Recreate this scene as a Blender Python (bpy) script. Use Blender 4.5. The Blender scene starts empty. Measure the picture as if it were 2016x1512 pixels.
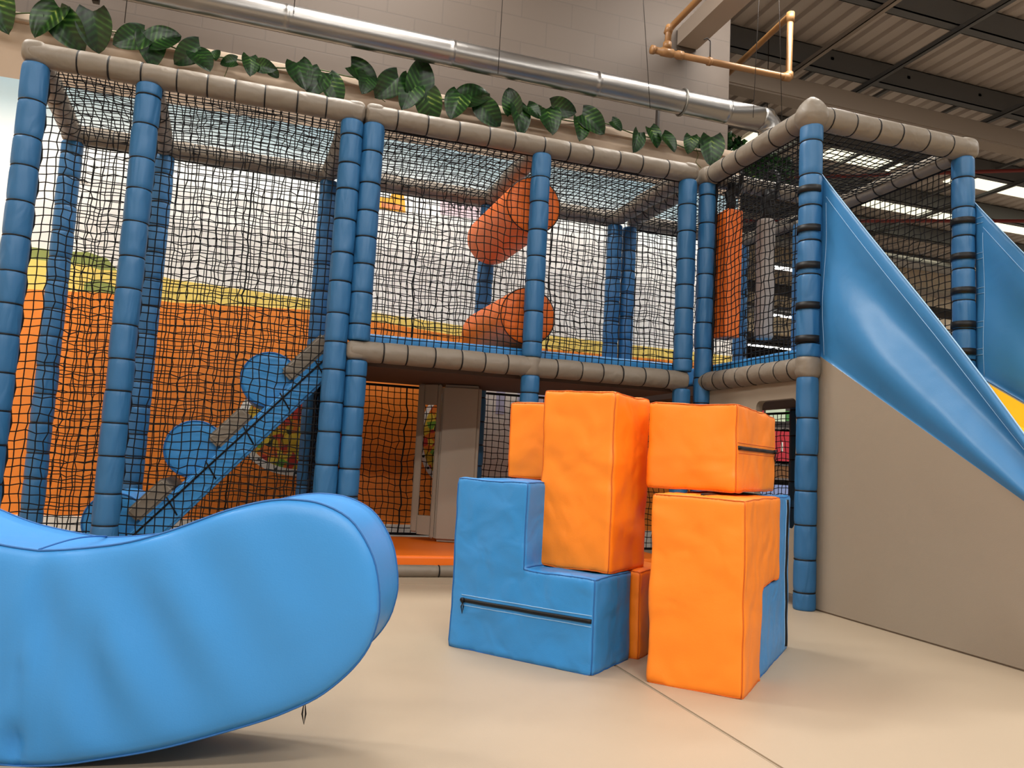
import bpy, bmesh, math, random
import numpy as np
from mathutils import Vector, Matrix, noise

# ------------------------------------------------------------------ camera, world, light, exposure
SC = bpy.context.scene
COL = SC.collection
SC.view_settings.view_transform = 'Standard'
SC.view_settings.look = 'None'
SC.view_settings.gamma = 1
SC.view_settings.use_curve_mapping = False
SC.view_settings.exposure = 0.0

def make_camera():
    yaw, pit, rol = 0.3048, 0.0976, 0.0527
    F = Vector((math.sin(yaw)*math.cos(pit), math.cos(yaw)*math.cos(pit), math.sin(pit)))
    R = Vector((math.cos(yaw), -math.sin(yaw), 0)); U = R.cross(F)
    c, s = math.cos(rol), math.sin(rol)
    R2 = R*c + U*s; U2 = -R*s + U*c
    cam = bpy.data.cameras.new('camera'); cam.sensor_width = 36; cam.lens = 1534.3/2016*36
    cam.clip_start = .05; cam.clip_end = 200
    o = bpy.data.objects.new('camera', cam); COL.objects.link(o)
    m = Matrix((R2, U2, -F)).transposed().to_4x4(); m.translation = Vector((0, 0, .654))
    o.matrix_world = m; SC.camera = o
make_camera()
W = bpy.data.worlds.new('world'); SC.world = W; W.use_nodes = True
W.node_tree.nodes['Background'].inputs[0].default_value = (1.0, .97, .93, 1)
W.node_tree.nodes['Background'].inputs[1].default_value = 0.20

LAMPS = [(x, y, p) for y, p in ((-5.0, 210), (-2.2, 100), (.4, 50), (2.9, 26), (4.7, 140)) for x in (-3.0, .4, 3.8)]

# ------------------------------------------------------------------ helpers
rnd = random.Random(7)
NP = np.random.RandomState(5)
def lin(c):
    c = c/255.
    return c/12.92 if c <= .04045 else ((c+.055)/1.055)**2.4
def rgb(r, g, b): return (lin(r), lin(g), lin(b), 1)
MATS = {}
def mat(name, col, rough=.5, bump=0, scale=60, wr=0, wscale=4, metal=0, spec=.5, emit=None, es=1, col2=None, cscale=3, wstretch=(1, 1, 1)):
    m = bpy.data.materials.new(name); m.use_nodes = True; nt = m.node_tree; N = nt.nodes; L = nt.links
    b = N['Principled BSDF']; b.inputs['Base Color'].default_value = col; b.inputs['Roughness'].default_value = rough
    b.inputs['Metallic'].default_value = metal; b.inputs['Specular IOR Level'].default_value = spec
    tc = N.new('ShaderNodeTexCoord')
    if emit: b.inputs['Emission Color'].default_value = emit; b.inputs['Emission Strength'].default_value = es
    if col2:
        n = N.new('ShaderNodeTexNoise'); n.inputs['Scale'].default_value = cscale; n.inputs['Detail'].default_value = 4
        r = N.new('ShaderNodeMix'); r.data_type = 'RGBA'; L.new(tc.outputs['Object'], n.inputs['Vector'])
        L.new(n.outputs['Fac'], r.inputs[0]); r.inputs[6].default_value = col; r.inputs[7].default_value = col2
        L.new(r.outputs[2], b.inputs['Base Color'])
    last = None
    if bump:
        n = N.new('ShaderNodeTexNoise'); n.inputs['Scale'].default_value = scale; n.inputs['Detail'].default_value = 3
        L.new(tc.outputs['Object'], n.inputs['Vector'])
        bp = N.new('ShaderNodeBump'); bp.inputs['Strength'].default_value = bump; bp.inputs['Distance'].default_value = .01
        L.new(n.outputs['Fac'], bp.inputs['Height']); last = bp
    if wr:
        mp = N.new('ShaderNodeMapping'); mp.inputs['Scale'].default_value = wstretch
        n = N.new('ShaderNodeTexNoise'); n.inputs['Scale'].default_value = wscale; n.inputs['Detail'].default_value = 1.5
        n.inputs['Distortion'].default_value = .6
        L.new(tc.outputs['Object'], mp.inputs[0]); L.new(mp.outputs[0], n.inputs['Vector'])
        bp = N.new('ShaderNodeBump'); bp.inputs['Strength'].default_value = wr; bp.inputs['Distance'].default_value = .05
        L.new(n.outputs['Fac'], bp.inputs['Height'])
        if last: L.new(last.outputs[0], bp.inputs['Normal'])
        last = bp
    if last: L.new(last.outputs[0], b.inputs['Normal'])
    MATS[name] = m
    return m

BLUE = mat('blue_vinyl', rgb(48, 134, 200), .42, .05, 250, .25, 9)
BLUEP = mat('blue_foam_sleeve', rgb(38, 98, 146), .48, .06, 250, .35, 14, wstretch=(1, 1, .3))
ROCK = mat('blue_rocker_vinyl', rgb(54, 137, 206), .42, .04, 300, .10, 5)
GUARD = mat('blue_guard_fabric', rgb(56, 122, 176), .36, .04, 250, .12, 5)
ORANGE = mat('orange_vinyl', rgb(250, 136, 26), .45, .05, 250, .35, 6)
ORANGED = mat('orange_roll_vinyl', rgb(226, 106, 22), .5, .05, 250, .2, 6)
YELLOW = mat('yellow_vinyl', rgb(252, 196, 30), .45, .04, 200, .1, 4)
BEIGE = mat('beige_foam_sleeve', rgb(120, 110, 97), .5, .05, 250, .2, 12)
BEIGEP = mat('beige_panel_vinyl', rgb(146, 134, 118), .5, .05, 250, .14, 2.2)
DARKB = mat('dark_brown_board', rgb(74, 58, 48), .7)
NETM = mat('black_net_cord', rgb(16, 16, 19), .75, spec=.2)
TIE = mat('black_nylon', rgb(14, 14, 16), .5, spec=.3)
STITCH = mat('pale_stitching', rgb(150, 190, 225), .7)
OSTITCH = mat('orange_stitching', rgb(205, 95, 15), .7)
BSTITCH = mat('dark_blue_seam', rgb(30, 95, 160), .6)
METAL = mat('galvanised_duct', rgb(150, 147, 144), .32, .05, 60, .06, 3, metal=1)
STEEL = mat('grey_painted_steel', rgb(92, 92, 92), .55)
WHITEST = mat('cream_painted_steel', rgb(150, 137, 125), .55)
GREYB = mat('grey_bag_vinyl', rgb(150, 142, 136), .5, .04, 200, .15, 5)
TANP = mat('tan_painted_pipe', rgb(142, 102, 60), .45, .1, 40)
WIRE = mat('dark_wire', rgb(45, 38, 34), .6)
WHITE = mat('mural_white', rgb(245, 242, 236), .5)
CEIL = mat('roof_sheet', rgb(206, 194, 184), .5, col2=rgb(180, 168, 158), cscale=.8)
TUBE = mat('lamp_tube', (1, 1, 1, 1), .5, emit=(1, .97, .9, 1), es=12)
SKYL = mat('rooflight_panel', (1, 1, .85, 1), .5, emit=(1, .97, .74, 1), es=1.15)
DARKW = mat('dark_hall_wall', rgb(60, 50, 44), .8)
PALEW = mat('cream_far_wall', rgb(214, 196, 168), .8)

def link(name, me, m, parent=None):
    o = bpy.data.objects.new(name, me); COL.objects.link(o)
    if m is not None and len(me.materials) == 0: me.materials.append(m)
    if parent: o.parent = parent
    return o
def tag(o, label, cat, group=None, kind=None):
    if label: o['label'] = label
    if cat: o['category'] = cat
    if group: o['group'] = group
    if kind: o['kind'] = kind
    return o
def empty(name, loc, label, cat, group=None):
    o = bpy.data.objects.new(name, None); COL.objects.link(o); o.location = loc; o.empty_display_size = .1
    return tag(o, label, cat, group)
def put(o, parent):      # parent keeping world coordinates baked in the mesh
    o.parent = parent; o.matrix_parent_inverse = Matrix.Translation(-parent.location)
    return o
def pyd(name, v, f, smooth=True):
    me = bpy.data.meshes.new(name); me.from_pydata([tuple(x) for x in v], [], f); me.update()
    if smooth: me.polygons.foreach_set('use_smooth', [True]*len(me.polygons))
    return me
def bmm(name, bm, smooth=False):
    me = bpy.data.meshes.new(name); bmesh.ops.recalc_face_normals(bm, faces=bm.faces); bm.to_mesh(me); bm.free()
    if smooth: me.polygons.foreach_set('use_smooth', [True]*len(me.polygons))
    return me
def basis(d):
    d = Vector(d).normalized(); a = Vector((0, 0, 1)) if abs(d.z) < .9 else Vector((0, 1, 0))
    u = a.cross(d).normalized(); return u, d.cross(u), d
def box(bm, lo, hi, M=None):
    vs = [bm.verts.new((x, y, z)) for x in (lo[0], hi[0]) for y in (lo[1], hi[1]) for z in (lo[2], hi[2])]
    if M is not None:
        for v in vs: v.co = M @ v.co
    for f in ((0, 1, 3, 2), (4, 6, 7, 5), (0, 4, 5, 1), (2, 3, 7, 6), (0, 2, 6, 4), (1, 5, 7, 3)):
        bm.faces.new([vs[i] for i in f])
def boxobj(name, lo, hi, m, parent=None, bevel=0, M=None, seg=2, smooth=False):
    bm = bmesh.new(); box(bm, lo, hi, M)
    if bevel: bmesh.ops.bevel(bm, geom=bm.edges[:], offset=bevel, segments=seg, profile=.5, affect='EDGES')
    o = link(name, bmm(name, bm, smooth), m)
    if parent: put(o, parent)
    return o
def tube(pts, r, n=8, closed=False, cap=True):
    """verts, faces of a tube along points; r may be a list"""
    P = [Vector(p) for p in pts]; k = len(P); V = []; Fc = []
    rr = r if isinstance(r, (list, tuple)) else [r]*k
    up = None
    for i, p in enumerate(P):
        if closed: d = P[(i+1) % k]-P[i-1]
        else: d = P[min(i+1, k-1)]-P[max(i-1, 0)]
        d.normalize()
        if up is None: u, v, _ = basis(d)
        else:
            u = (up - d*up.dot(d))
            u = u.normalized() if u.length > 1e-6 else basis(d)[0]
            v = d.cross(u)
        up = u
        for j in range(n):
            a = 2*math.pi*j/n; V.append(p+(u*math.cos(a)+v*math.sin(a))*rr[i])
    for i in range(k if closed else k-1):
        for j in range(n):
            a = i*n+j; b = i*n+(j+1) % n; c = ((i+1) % k)*n+(j+1) % n; d = ((i+1) % k)*n+j
            Fc.append((a, b, c, d))
    if cap and not closed:
        Fc.append(tuple(range(n-1, -1, -1))); Fc.append(tuple(range((k-1)*n, k*n)))
    return V, Fc
def join(parts):
    V = []; Fc = []
    for v, f in parts:
        o = len(V); V += list(v); Fc += [tuple(i+o for i in g) for g in f]
    return V, Fc
def tubeobj(name, pts, r, m, parent=None, n=8, closed=False):
    o = link(name, pyd(name, *tube(pts, r, n, closed)), m)
    if parent: put(o, parent)
    return o

# shared tie ring: torus radius 1 in local XY
def ring_mesh(R, r, n=24, k=6):
    pts = [(R*math.cos(2*math.pi*i/n), R*math.sin(2*math.pi*i/n), 0) for i in range(n)]
    me = pyd('cable_tie', *tube(pts, r, k, True)); me.materials.append(TIE); return me
RINGS = {}
def tie(p, d, R, part, root, r=.0042):
    key = (round(R, 3), r)
    if key not in RINGS: RINGS[key] = ring_mesh(R, r)
    o = bpy.data.objects.new('cable_tie', RINGS[key]); COL.objects.link(o)
    u, v, w = basis(d)
    m = Matrix((u, v, w)).transposed().to_4x4(); m.translation = Vector(p)
    o.parent = part
    o.matrix_basis = m
    return o

def padded(name, root, p0, p1, r, m, step=.165, ties=True, off=.08, tied=None, seed=0):
    pk = .55 if m is BEIGE else .75
    """foam sleeve over a pole: bulging cushions pinched by ties"""
    rn = random.Random(seed*31+int(1000*(p0[0]+3*p0[1]+7*p0[2]+p1[0]))+9)
    p0 = Vector(p0); p1 = Vector(p1); d = p1-p0; Ln = d.length; u, v, w = basis(d)
    if tied is None:
        t = off*(.8+.4*rn.random()); tied = []
        while t < Ln-.05:
            tied.append(t); t += step*(.88+.24*rn.random())
    n = 28; zs = []
    cuts = [0]+tied+[Ln]
    for i in range(len(cuts)-1):
        a, b = cuts[i], cuts[i+1]; L_ = b-a
        for q in (0, .035, .09, .2, .38, .5, .62, .8, .91, .965): zs.append((a+q*L_, q, i))
    zs.append((Ln, 0, len(cuts)-2))
    V = []; Fc = []
    for (z, q, i) in zs:
        prof = {0: .86, .035: .925, .09: .972, .2: .995, .38: 1.0, .5: 1.0, .62: 1.0, .8: .995, .91: .972, .965: .925}[q]; prof = 1-(1-prof)*pk
        rn2 = random.Random(i*7+seed); ph = rn2.random()*6.28; ox = (rn2.random()-.5)*.004; oy = (rn2.random()-.5)*.004
        for j in range(n):
            a = 2*math.pi*j/n
            wob = 1+.012*math.sin(3*a+ph)+(.012*math.sin(11*a+ph*3) if q in (.035, .09, .91, .965) else 0)
            rr = r*prof*wob
            V.append(p0+w*z+u*(rr*math.cos(a)+ox)+v*(rr*math.sin(a)+oy))
    k = len(zs)
    for i in range(k-1):
        for j in range(n):
            Fc.append((i*n+j, i*n+(j+1) % n, (i+1)*n+(j+1) % n, (i+1)*n+j))
    Fc.append(tuple(range(n-1, -1, -1))); Fc.append(tuple(range((k-1)*n, k*n)))
    o = put(link(name, pyd(name, V, Fc), m), root)
    if ties:
        for t in tied: tie(p0+w*t, w, r*(1-.115*pk), o, root)
    return o

def net(root, O, ex, ey, Wd, Ht, cell=.042, jit=.0036, sag=.02, th=.0031, name='net', seam=False, seed=1):
    rs = np.random.RandomState(seed)
    O = np.array(O, float); ex = np.array(ex, float); ex /= np.linalg.norm(ex); ey = np.array(ey, float); ey /= np.linalg.norm(ey)
    nrm = np.cross(ex, ey)
    nu = max(2, int(round(Wd/cell)))+1; nv = max(2, int(round(Ht/cell)))+1
    U, Vv = np.meshgrid(np.linspace(0, 1, nu), np.linspace(0, 1, nv), indexing='ij')
    edge = np.minimum(1, 6*np.minimum(np.minimum(U, 1-U)*1.0, np.minimum(Vv, 1-Vv)))
    ph = rs.rand(6)*6.28
    lu = .008*np.sin(Vv*9+ph[0]+U*3)+.003*np.sin(Vv*31+ph[1]); lv = .008*np.sin(U*8+ph[2])+.003*np.sin(U*27+Vv*5+ph[3])
    du = (lu+rs.randn(nu, nv)*jit)*edge; dv = (lv+rs.randn(nu, nv)*jit)*edge
    # scallop the laced side edges
    sc = .006*np.sin(Vv*Ht/.165*6.28+ph[4])
    du = du+np.where(U < .001, sc, 0)-np.where(U > .999, sc, 0)
    dn = sag*np.sin(np.pi*U)*np.sin(np.pi*Vv)*(1+.3*np.sin(U*7+ph[5]))+rs.randn(nu, nv)*jit*.7*edge
    P = O+(U*Wd+du)[..., None]*ex+(Vv*Ht+dv)[..., None]*ey+dn[..., None]*nrm
    A = np.concatenate([P[:-1].reshape(-1, 3), P[:, :-1].reshape(-1, 3)]); B = np.concatenate([P[1:].reshape(-1, 3), P[:, 1:].reshape(-1, 3)])
    d = B-A; d /= np.linalg.norm(d, axis=1)[:, None]+1e-9
    s = np.cross(d, nrm); s /= np.linalg.norm(s, axis=1)[:, None]+1e-9
    t = np.cross(d, s)
    offs = [s*math.cos(a)*th+t*math.sin(a)*th for a in (math.pi/2, math.pi*7/6, math.pi*11/6)]
    V1 = np.stack([A+o for o in offs]+[B+o for o in offs], 1).reshape(-1, 3)
    n = len(A); base = (np.arange(n)*6)[:, None]
    q = np.concatenate([base+np.array([0, 1, 4, 3]), base+np.array([1, 2, 5, 4]), base+np.array([2, 0, 3, 5])])
    K = P.reshape(-1, 3); kr = th*1.75
    oc = np.array([(1, 0, 0), (-1, 0, 0), (0, 1, 0), (0, -1, 0), (0, 0, 1), (0, 0, -1)])*kr
    V2 = (K[:, None, :]+oc[None]).reshape(-1, 3); kb = (np.arange(len(K))*6+len(V1))[:, None]
    tr = np.concatenate([kb+np.array(f) for f in ((0, 2, 4), (2, 1, 4), (1, 3, 4), (3, 0, 4), (2, 0, 5), (1, 2, 5), (3, 1, 5), (0, 3, 5))])
    me = bpy.data.meshes.new(name); Vall = np.concatenate([V1, V2])
    me.vertices.add(len(Vall)); me.vertices.foreach_set('co', Vall.ravel())
    nl = q.size+tr.size; me.loops.add(nl); me.loops.foreach_set('vertex_index', np.concatenate([q.ravel(), tr.ravel()]).astype(np.int32))
    me.polygons.add(len(q)+len(tr))
    ls = np.concatenate([np.arange(len(q))*4, q.size+np.arange(len(tr))*3]).astype(np.int32)
    me.polygons.foreach_set('loop_start', ls)
    me.update(calc_edges=True); me.validate()
    o = put(link(name, me, NETM), root)
    # border rope
    loop = [P[i, 0] for i in range(nu)]+[P[-1, j] for j in range(1, nv)]+[P[i, -1] for i in range(nu-2, -1, -1)]+[P[0, j] for j in range(nv-2, 0, -1)]
    rp = link('edge_rope', pyd('edge_rope', *tube(loop, .009, 5, True)), NETM)
    rp.parent = o
    if seam:
        i = nu//2
        sr = link('seam_rope', pyd('seam_rope', *tube([P[i, j] for j in range(nv)], .0055, 5)), NETM)
        sr.parent = o
    return o

def sleeve(root, x, y, z, r, m, peak=.0, name='corner_sleeve', sq=4.5, vb=.45):
    V = []; Fc = []; n = 28; k = 16
    for i in range(k+1):
        ph = -math.pi/2+math.pi*i/k
        for j in range(n):
            a = 2*math.pi*j/n+math.pi/4
            c, s = math.cos(a), math.sin(a); q = (abs(c)**sq+abs(s)**sq)**(-1/sq)
            cz = math.copysign(abs(math.sin(ph))**(vb+.2), ph); cr = max(0, math.cos(ph))**vb
            top = peak*max(0, 1-cr)*(1 if ph > 0 else 0)
            V.append((x+r*q*c*cr, y+r*q*s*cr, z+r*.97*cz+top))
    for i in range(k):
        for j in range(n): Fc.append((i*n+j, i*n+(j+1) % n, (i+1)*n+(j+1) % n, (i+1)*n+j))
    return put(link(name, pyd(name, V, Fc), m), root)

# ------------------------------------------------------------------ setting: floor, walls, roof
ZT, ZD, YF, YB, YG = 2.523, 1.2, 4.25, 5.30, 3.285
WY = 5.69
def floor():
    m = mat('beige_floor_mat', rgb(170, 153, 131), .5, .04, 300, .08, 1.6, col2=rgb(163, 147, 126), cscale=2)
    # padded floor mats with narrow grooves between them
    xs = [-6, -1.3, 1.165, 3.65, 6.1, 26]; ys = [-6, .4, 4.0, 5.72]
    bm = bmesh.new()
    for i in range(len(xs)-1):
        for j in range(len(ys)-1):
            g = .0022; box(bm, (xs[i]+g, ys[j]+g, -.05), (xs[i+1]-g, ys[j+1]-g, 0))
    bmesh.ops.bevel(bm, geom=[e for e in bm.edges if all(v.co.z > -.01 for v in e.verts)], offset=.004, segments=2, affect='EDGES')
    tag(link('floor', bmm('floor', bm), m), 'beige vinyl padded floor mats meeting at thin seams', None, kind='structure')
    bm = bmesh.new(); box(bm, (-6, -6, -.12), (26, 28, -.05))
    tag(link('floor', bmm('floor', bm), mat('hall_floor', rgb(176, 164, 150), .5)), None, None, kind='structure')
floor()

def blockwall():
    m = bpy.data.materials.new('shade_darkened_blockwork'); m.use_nodes = True; N = m.node_tree.nodes; L = m.node_tree.links
    b = N['Principled BSDF']; b.inputs['Roughness'].default_value = .7
    tc = N.new('ShaderNodeTexCoord'); mp = N.new('ShaderNodeMapping'); mp.inputs['Rotation'].default_value = (math.pi/2, 0, 0)
    br = N.new('ShaderNodeTexBrick'); br.inputs['Scale'].default_value = 1; br.inputs['Brick Width'].default_value = .44
    br.inputs['Row Height'].default_value = .215; br.inputs['Mortar Size'].default_value = .006; br.inputs['Mortar Smooth'].default_value = .3
    br.inputs['Color1'].default_value = rgb(76, 64, 54); br.inputs['Color2'].default_value = rgb(74, 62, 52); br.inputs['Mortar'].default_value = rgb(69, 58, 49)  # blocks and mortar darkened: shade on the upper wall put into the colour
    L.new(tc.outputs['Object'], mp.inputs[0]); L.new(mp.outputs[0], br.inputs[0]); L.new(br.outputs[0], b.inputs['Base Color'])
    bp = N.new('ShaderNodeBump'); bp.inputs['Strength'].default_value = .2; bp.inputs['Distance'].default_value = .006; bp.invert = True
    L.new(br.outputs[1], bp.inputs['Height']); L.new(bp.outputs[0], b.inputs['Normal'])
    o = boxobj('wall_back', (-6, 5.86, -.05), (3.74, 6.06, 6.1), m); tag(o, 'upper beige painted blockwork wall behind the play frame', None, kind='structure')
    lw = mat('painted_lower_wall', rgb(190, 168, 146), .6)
    o = boxobj('wall_back', (-6, 5.70, -.05), (3.78, 5.86, 3.40), lw); tag(o, 'lower beige wall carrying the mural', None, kind='structure')
    o = boxobj('trim_1', (-6, 5.672, 3.36), (3.78, 5.86, 3.42), lw, bevel=.004); o['kind'] = 'structure'
    o = boxobj('baseboard_back', (-6, 5.675, 0), (3.78, 5.70, .15), WHITE, bevel=.004); o['kind'] = 'structure'
blockwall()

def shape(name, pts, y, m, parent, th=.0015):
    """flat printed shape on the wall, x,z outline"""
    bm = bmesh.new(); vs = [bm.verts.new((x, y, z)) for x, z in pts]; f = bm.faces.new(vs)
    r = bmesh.ops.extrude_face_region(bm, geom=[f])
    for v in r['geom']:
        if isinstance(v, bmesh.types.BMVert): v.co.y += th
    return put(link(name, bmm(name, bm), m), parent)
def mural():
    root = empty('wall_mural', (1.0, 5.69, .15), 'wide printed farm mural with pale sky, yellow band and orange field behind the nets', 'mural')
    m = bpy.data.materials.new('mural_sky'); m.use_nodes = True; N = m.node_tree.nodes; L = m.node_tree.links
    b = N['Principled BSDF']; b.inputs['Roughness'].default_value = .5
    tc = N.new('ShaderNodeTexCoord'); sp = N.new('ShaderNodeSeparateXYZ'); L.new(tc.outputs['Object'], sp.inputs[0])
    no = N.new('ShaderNodeTexNoise'); no.inputs['Scale'].default_value = 1.1; no.inputs['Detail'].default_value = 2; L.new(tc.outputs['Object'], no.inputs['Vector'])
    ad = N.new('ShaderNodeMath'); ad.operation = 'MULTIPLY_ADD'; ad.inputs[1].default_value = .5; L.new(no.outputs['Fac'], ad.inputs[0]); L.new(sp.outputs['Z'], ad.inputs[2])
    cr = N.new('ShaderNodeValToRGB'); mr = N.new('ShaderNodeMapRange'); mr.inputs[1].default_value = 2.0; mr.inputs[2].default_value = 3.5
    L.new(ad.outputs[0], mr.inputs[0]); L.new(mr.outputs[0], cr.inputs[0]); L.new(cr.outputs[0], b.inputs['Base Color'])
    e = cr.color_ramp.elements; e[0].position = 0; e[0].color = rgb(252, 247, 240); e[1].position = 1; e[1].color = rgb(170, 212, 236)
    for p, c in ((.35, rgb(253, 250, 244)), (.55, rgb(248, 250, 248)), (.75, rgb(205, 230, 240))):
        q = e.new(p); q.color = c
    Y = 5.6985
    shape('sky', [(-5.9, .14), (3.76, .14), (3.76, 3.02), (.65, 3.0), (-5.9, 2.93)], Y, m, root)
    def m_(n, *c): return mat('mural_'+n, rgb(*c), .5)
    olive = m_('olive', 150, 160, 84); yel = m_('yellow', 253, 222, 116); org = m_('orange', 252, 144, 46)
    red = m_('red', 226, 60, 62); blk = m_('black', 40, 38, 40); lil = m_('lilac', 196, 196, 224); pink = m_('pink', 238, 214, 222)
    amber = m_('amber', 246, 176, 40); coral = m_('coral', 240, 140, 84)
    shape('hill', [(-5, 1.6), (-5, 1.8), (-1.75, 1.87), (-1.56, 1.87), (-1.35, 1.865), (-1.2, 1.88), (-1.08, 1.85), (-1.0, 1.76), (-.96, 1.6)], Y-.002, olive, root)
    shape('yellow_band', [(-5, 1.5), (-5, 1.74), (-1.56, 1.79), (-1.2, 1.79), (-1.12, 1.77), (-.83, 1.79), (-.68, 1.76), (.24, 1.725), (.69, 1.68), (1.31, 1.65), (3.76, 1.63), (3.76, 1.5)], Y-.004, yel, root)
    shape('bush', [(-1.2, 1.62), (-1.2, 1.67), (-1.14, 1.70), (-1.07, 1.69), (-1.01, 1.66), (-1.0, 1.62)], Y-.006, olive, root)
    shape('orange_field', [(-5, .14), (-5, 1.6), (-1.54, 1.59), (-1.0, 1.62), (-.66, 1.60), (-.1, 1.63), (.25, 1.647), (.69, 1.616), (1.31, 1.57), (2.07, 1.535), (2.83, 1.54), (3.76, 1.55), (3.76, .14)], Y-.006, org, root)
    shape('barn', [(-2.1, 1.66), (-2.1, 1.785), (-1.685, 1.785), (-1.685, 1.71), (-1.72, 1.668)], Y-.008, red, root)
    shape('chimney', [(-1.722, 1.785), (-1.722, 1.84), (-1.735, 1.85), (-1.69, 1.85), (-1.70, 1.84), (-1.70, 1.785)], Y-.008, blk, root)
    shape('truck', [(.674, 2.46), (.674, 2.55), (.76, 2.55), (.775, 2.60), (.86, 2.60), (.875, 2.54), (.885, 2.46)], Y-.004, amber, root)
    shape('truck_stripe', [(.70, 2.475), (.70, 2.52), (.86, 2.51), (.86, 2.47)], Y-.006, coral, root)
    shape('banner', [(1.15, 2.49), (1.14, 2.62), (1.5, 2.63), (1.5, 2.49)], Y-.004, pink, root)
    cu = bpy.data.curves.new('lettering', 'FONT'); cu.body = 'NEWSO'; cu.size = .085; cu.extrude = .0008; cu.space_character = 1.15
    t = bpy.data.objects.new('tmp', cu); COL.objects.link(t)
    dg = bpy.context.evaluated_depsgraph_get(); me = bpy.data.meshes.new_from_object(t.evaluated_get(dg)); bpy.data.objects.remove(t)
    me.transform(Matrix.Translation((1.2, Y-.007, 2.545)) @ Matrix.Rotation(math.pi/2, 4, 'X'))
    put(link('lettering', me, blk), root)
    # birds
    for bx, bz in ((-1.25, 2.62), (-1.0, 2.55), (-1.3, 2.36)):
        tubeobj('bird', [(bx-.05, Y-.004, bz-.012), (bx-.02, Y-.004, bz+.008), (bx, Y-.004, bz), (bx+.03, Y-.004, bz+.006), (bx+.055, Y-.004, bz-.012)], .004, blk, root, 5)
    # stall stripes to the right of the plate
    shape('stall', [(1.32, .3), (1.32, 1.27), (2.35, 1.27), (2.35, .3)], Y-.008, WHITE, root)
    for i in range(5):
        x = 1.5+i*.17; shape('stall_stripe', [(x, 1.0), (x, 1.25), (x+.07, 1.25), (x+.07, 1.0)], Y-.010, lil, root)
    # round plates of food
    fm = bpy.data.materials.new('mural_food'); fm.use_nodes = True; N = fm.node_tree.nodes; L = fm.node_tree.links
    tc = N.new('ShaderNodeTexCoord'); vo = N.new('ShaderNodeTexVoronoi'); vo.inputs['Scale'].default_value = 22
    L.new(tc.outputs['Object'], vo.inputs['Vector']); sp = N.new('ShaderNodeSeparateXYZ'); L.new(vo.outputs['Color'], sp.inputs[0])
    cr = N.new('ShaderNodeValToRGB'); cr.color_ramp.interpolation = 'CONSTANT'; L.new(sp.outputs[0], cr.inputs[0]); L.new(cr.outputs[0], N['Principled BSDF'].inputs['Base Color'])
    e = cr.color_ramp.elements; e[0].color = rgb(214, 178, 50); e[1].position = .88; e[1].color = rgb(120, 170, 60)
    for p, c in ((.25, rgb(196, 60, 50)), (.5, rgb(226, 120, 40)), (.7, rgb(236, 205, 70)), (.96, rgb(50, 60, 30))):
        q = e.new(p); q.color = c
    for cx, cz, ra, rb in ((.24, .815, .42, .35), (1.29, .80, .19, .33)):
        def se(k, q=2.1): return [(cx+k*ra*math.copysign(abs(math.cos(a))**(2/q), math.cos(a)), cz+k*rb*math.copysign(abs(math.sin(a))**(2/q), math.sin(a))) for a in [2*math.pi*i/64 for i in range(64)]]
        pl = shape('plate', se(1.0), Y-.010, WHITE, root)
        f = shape('food', se(.86), Y-.012, fm, root)
        for i in range(9):
            a = math.pi*1.05+i*math.pi*.9/8
            d = link('rim_dot', pyd('rim_dot', *tube([(cx+.93*ra*math.cos(a), Y-.0135, cz+.93*rb*math.sin(a)), (cx+.93*ra*math.cos(a), Y-.011, cz+.93*rb*math.sin(a))], .010, 10)), blk)
            d.parent = pl
mural()

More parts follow.
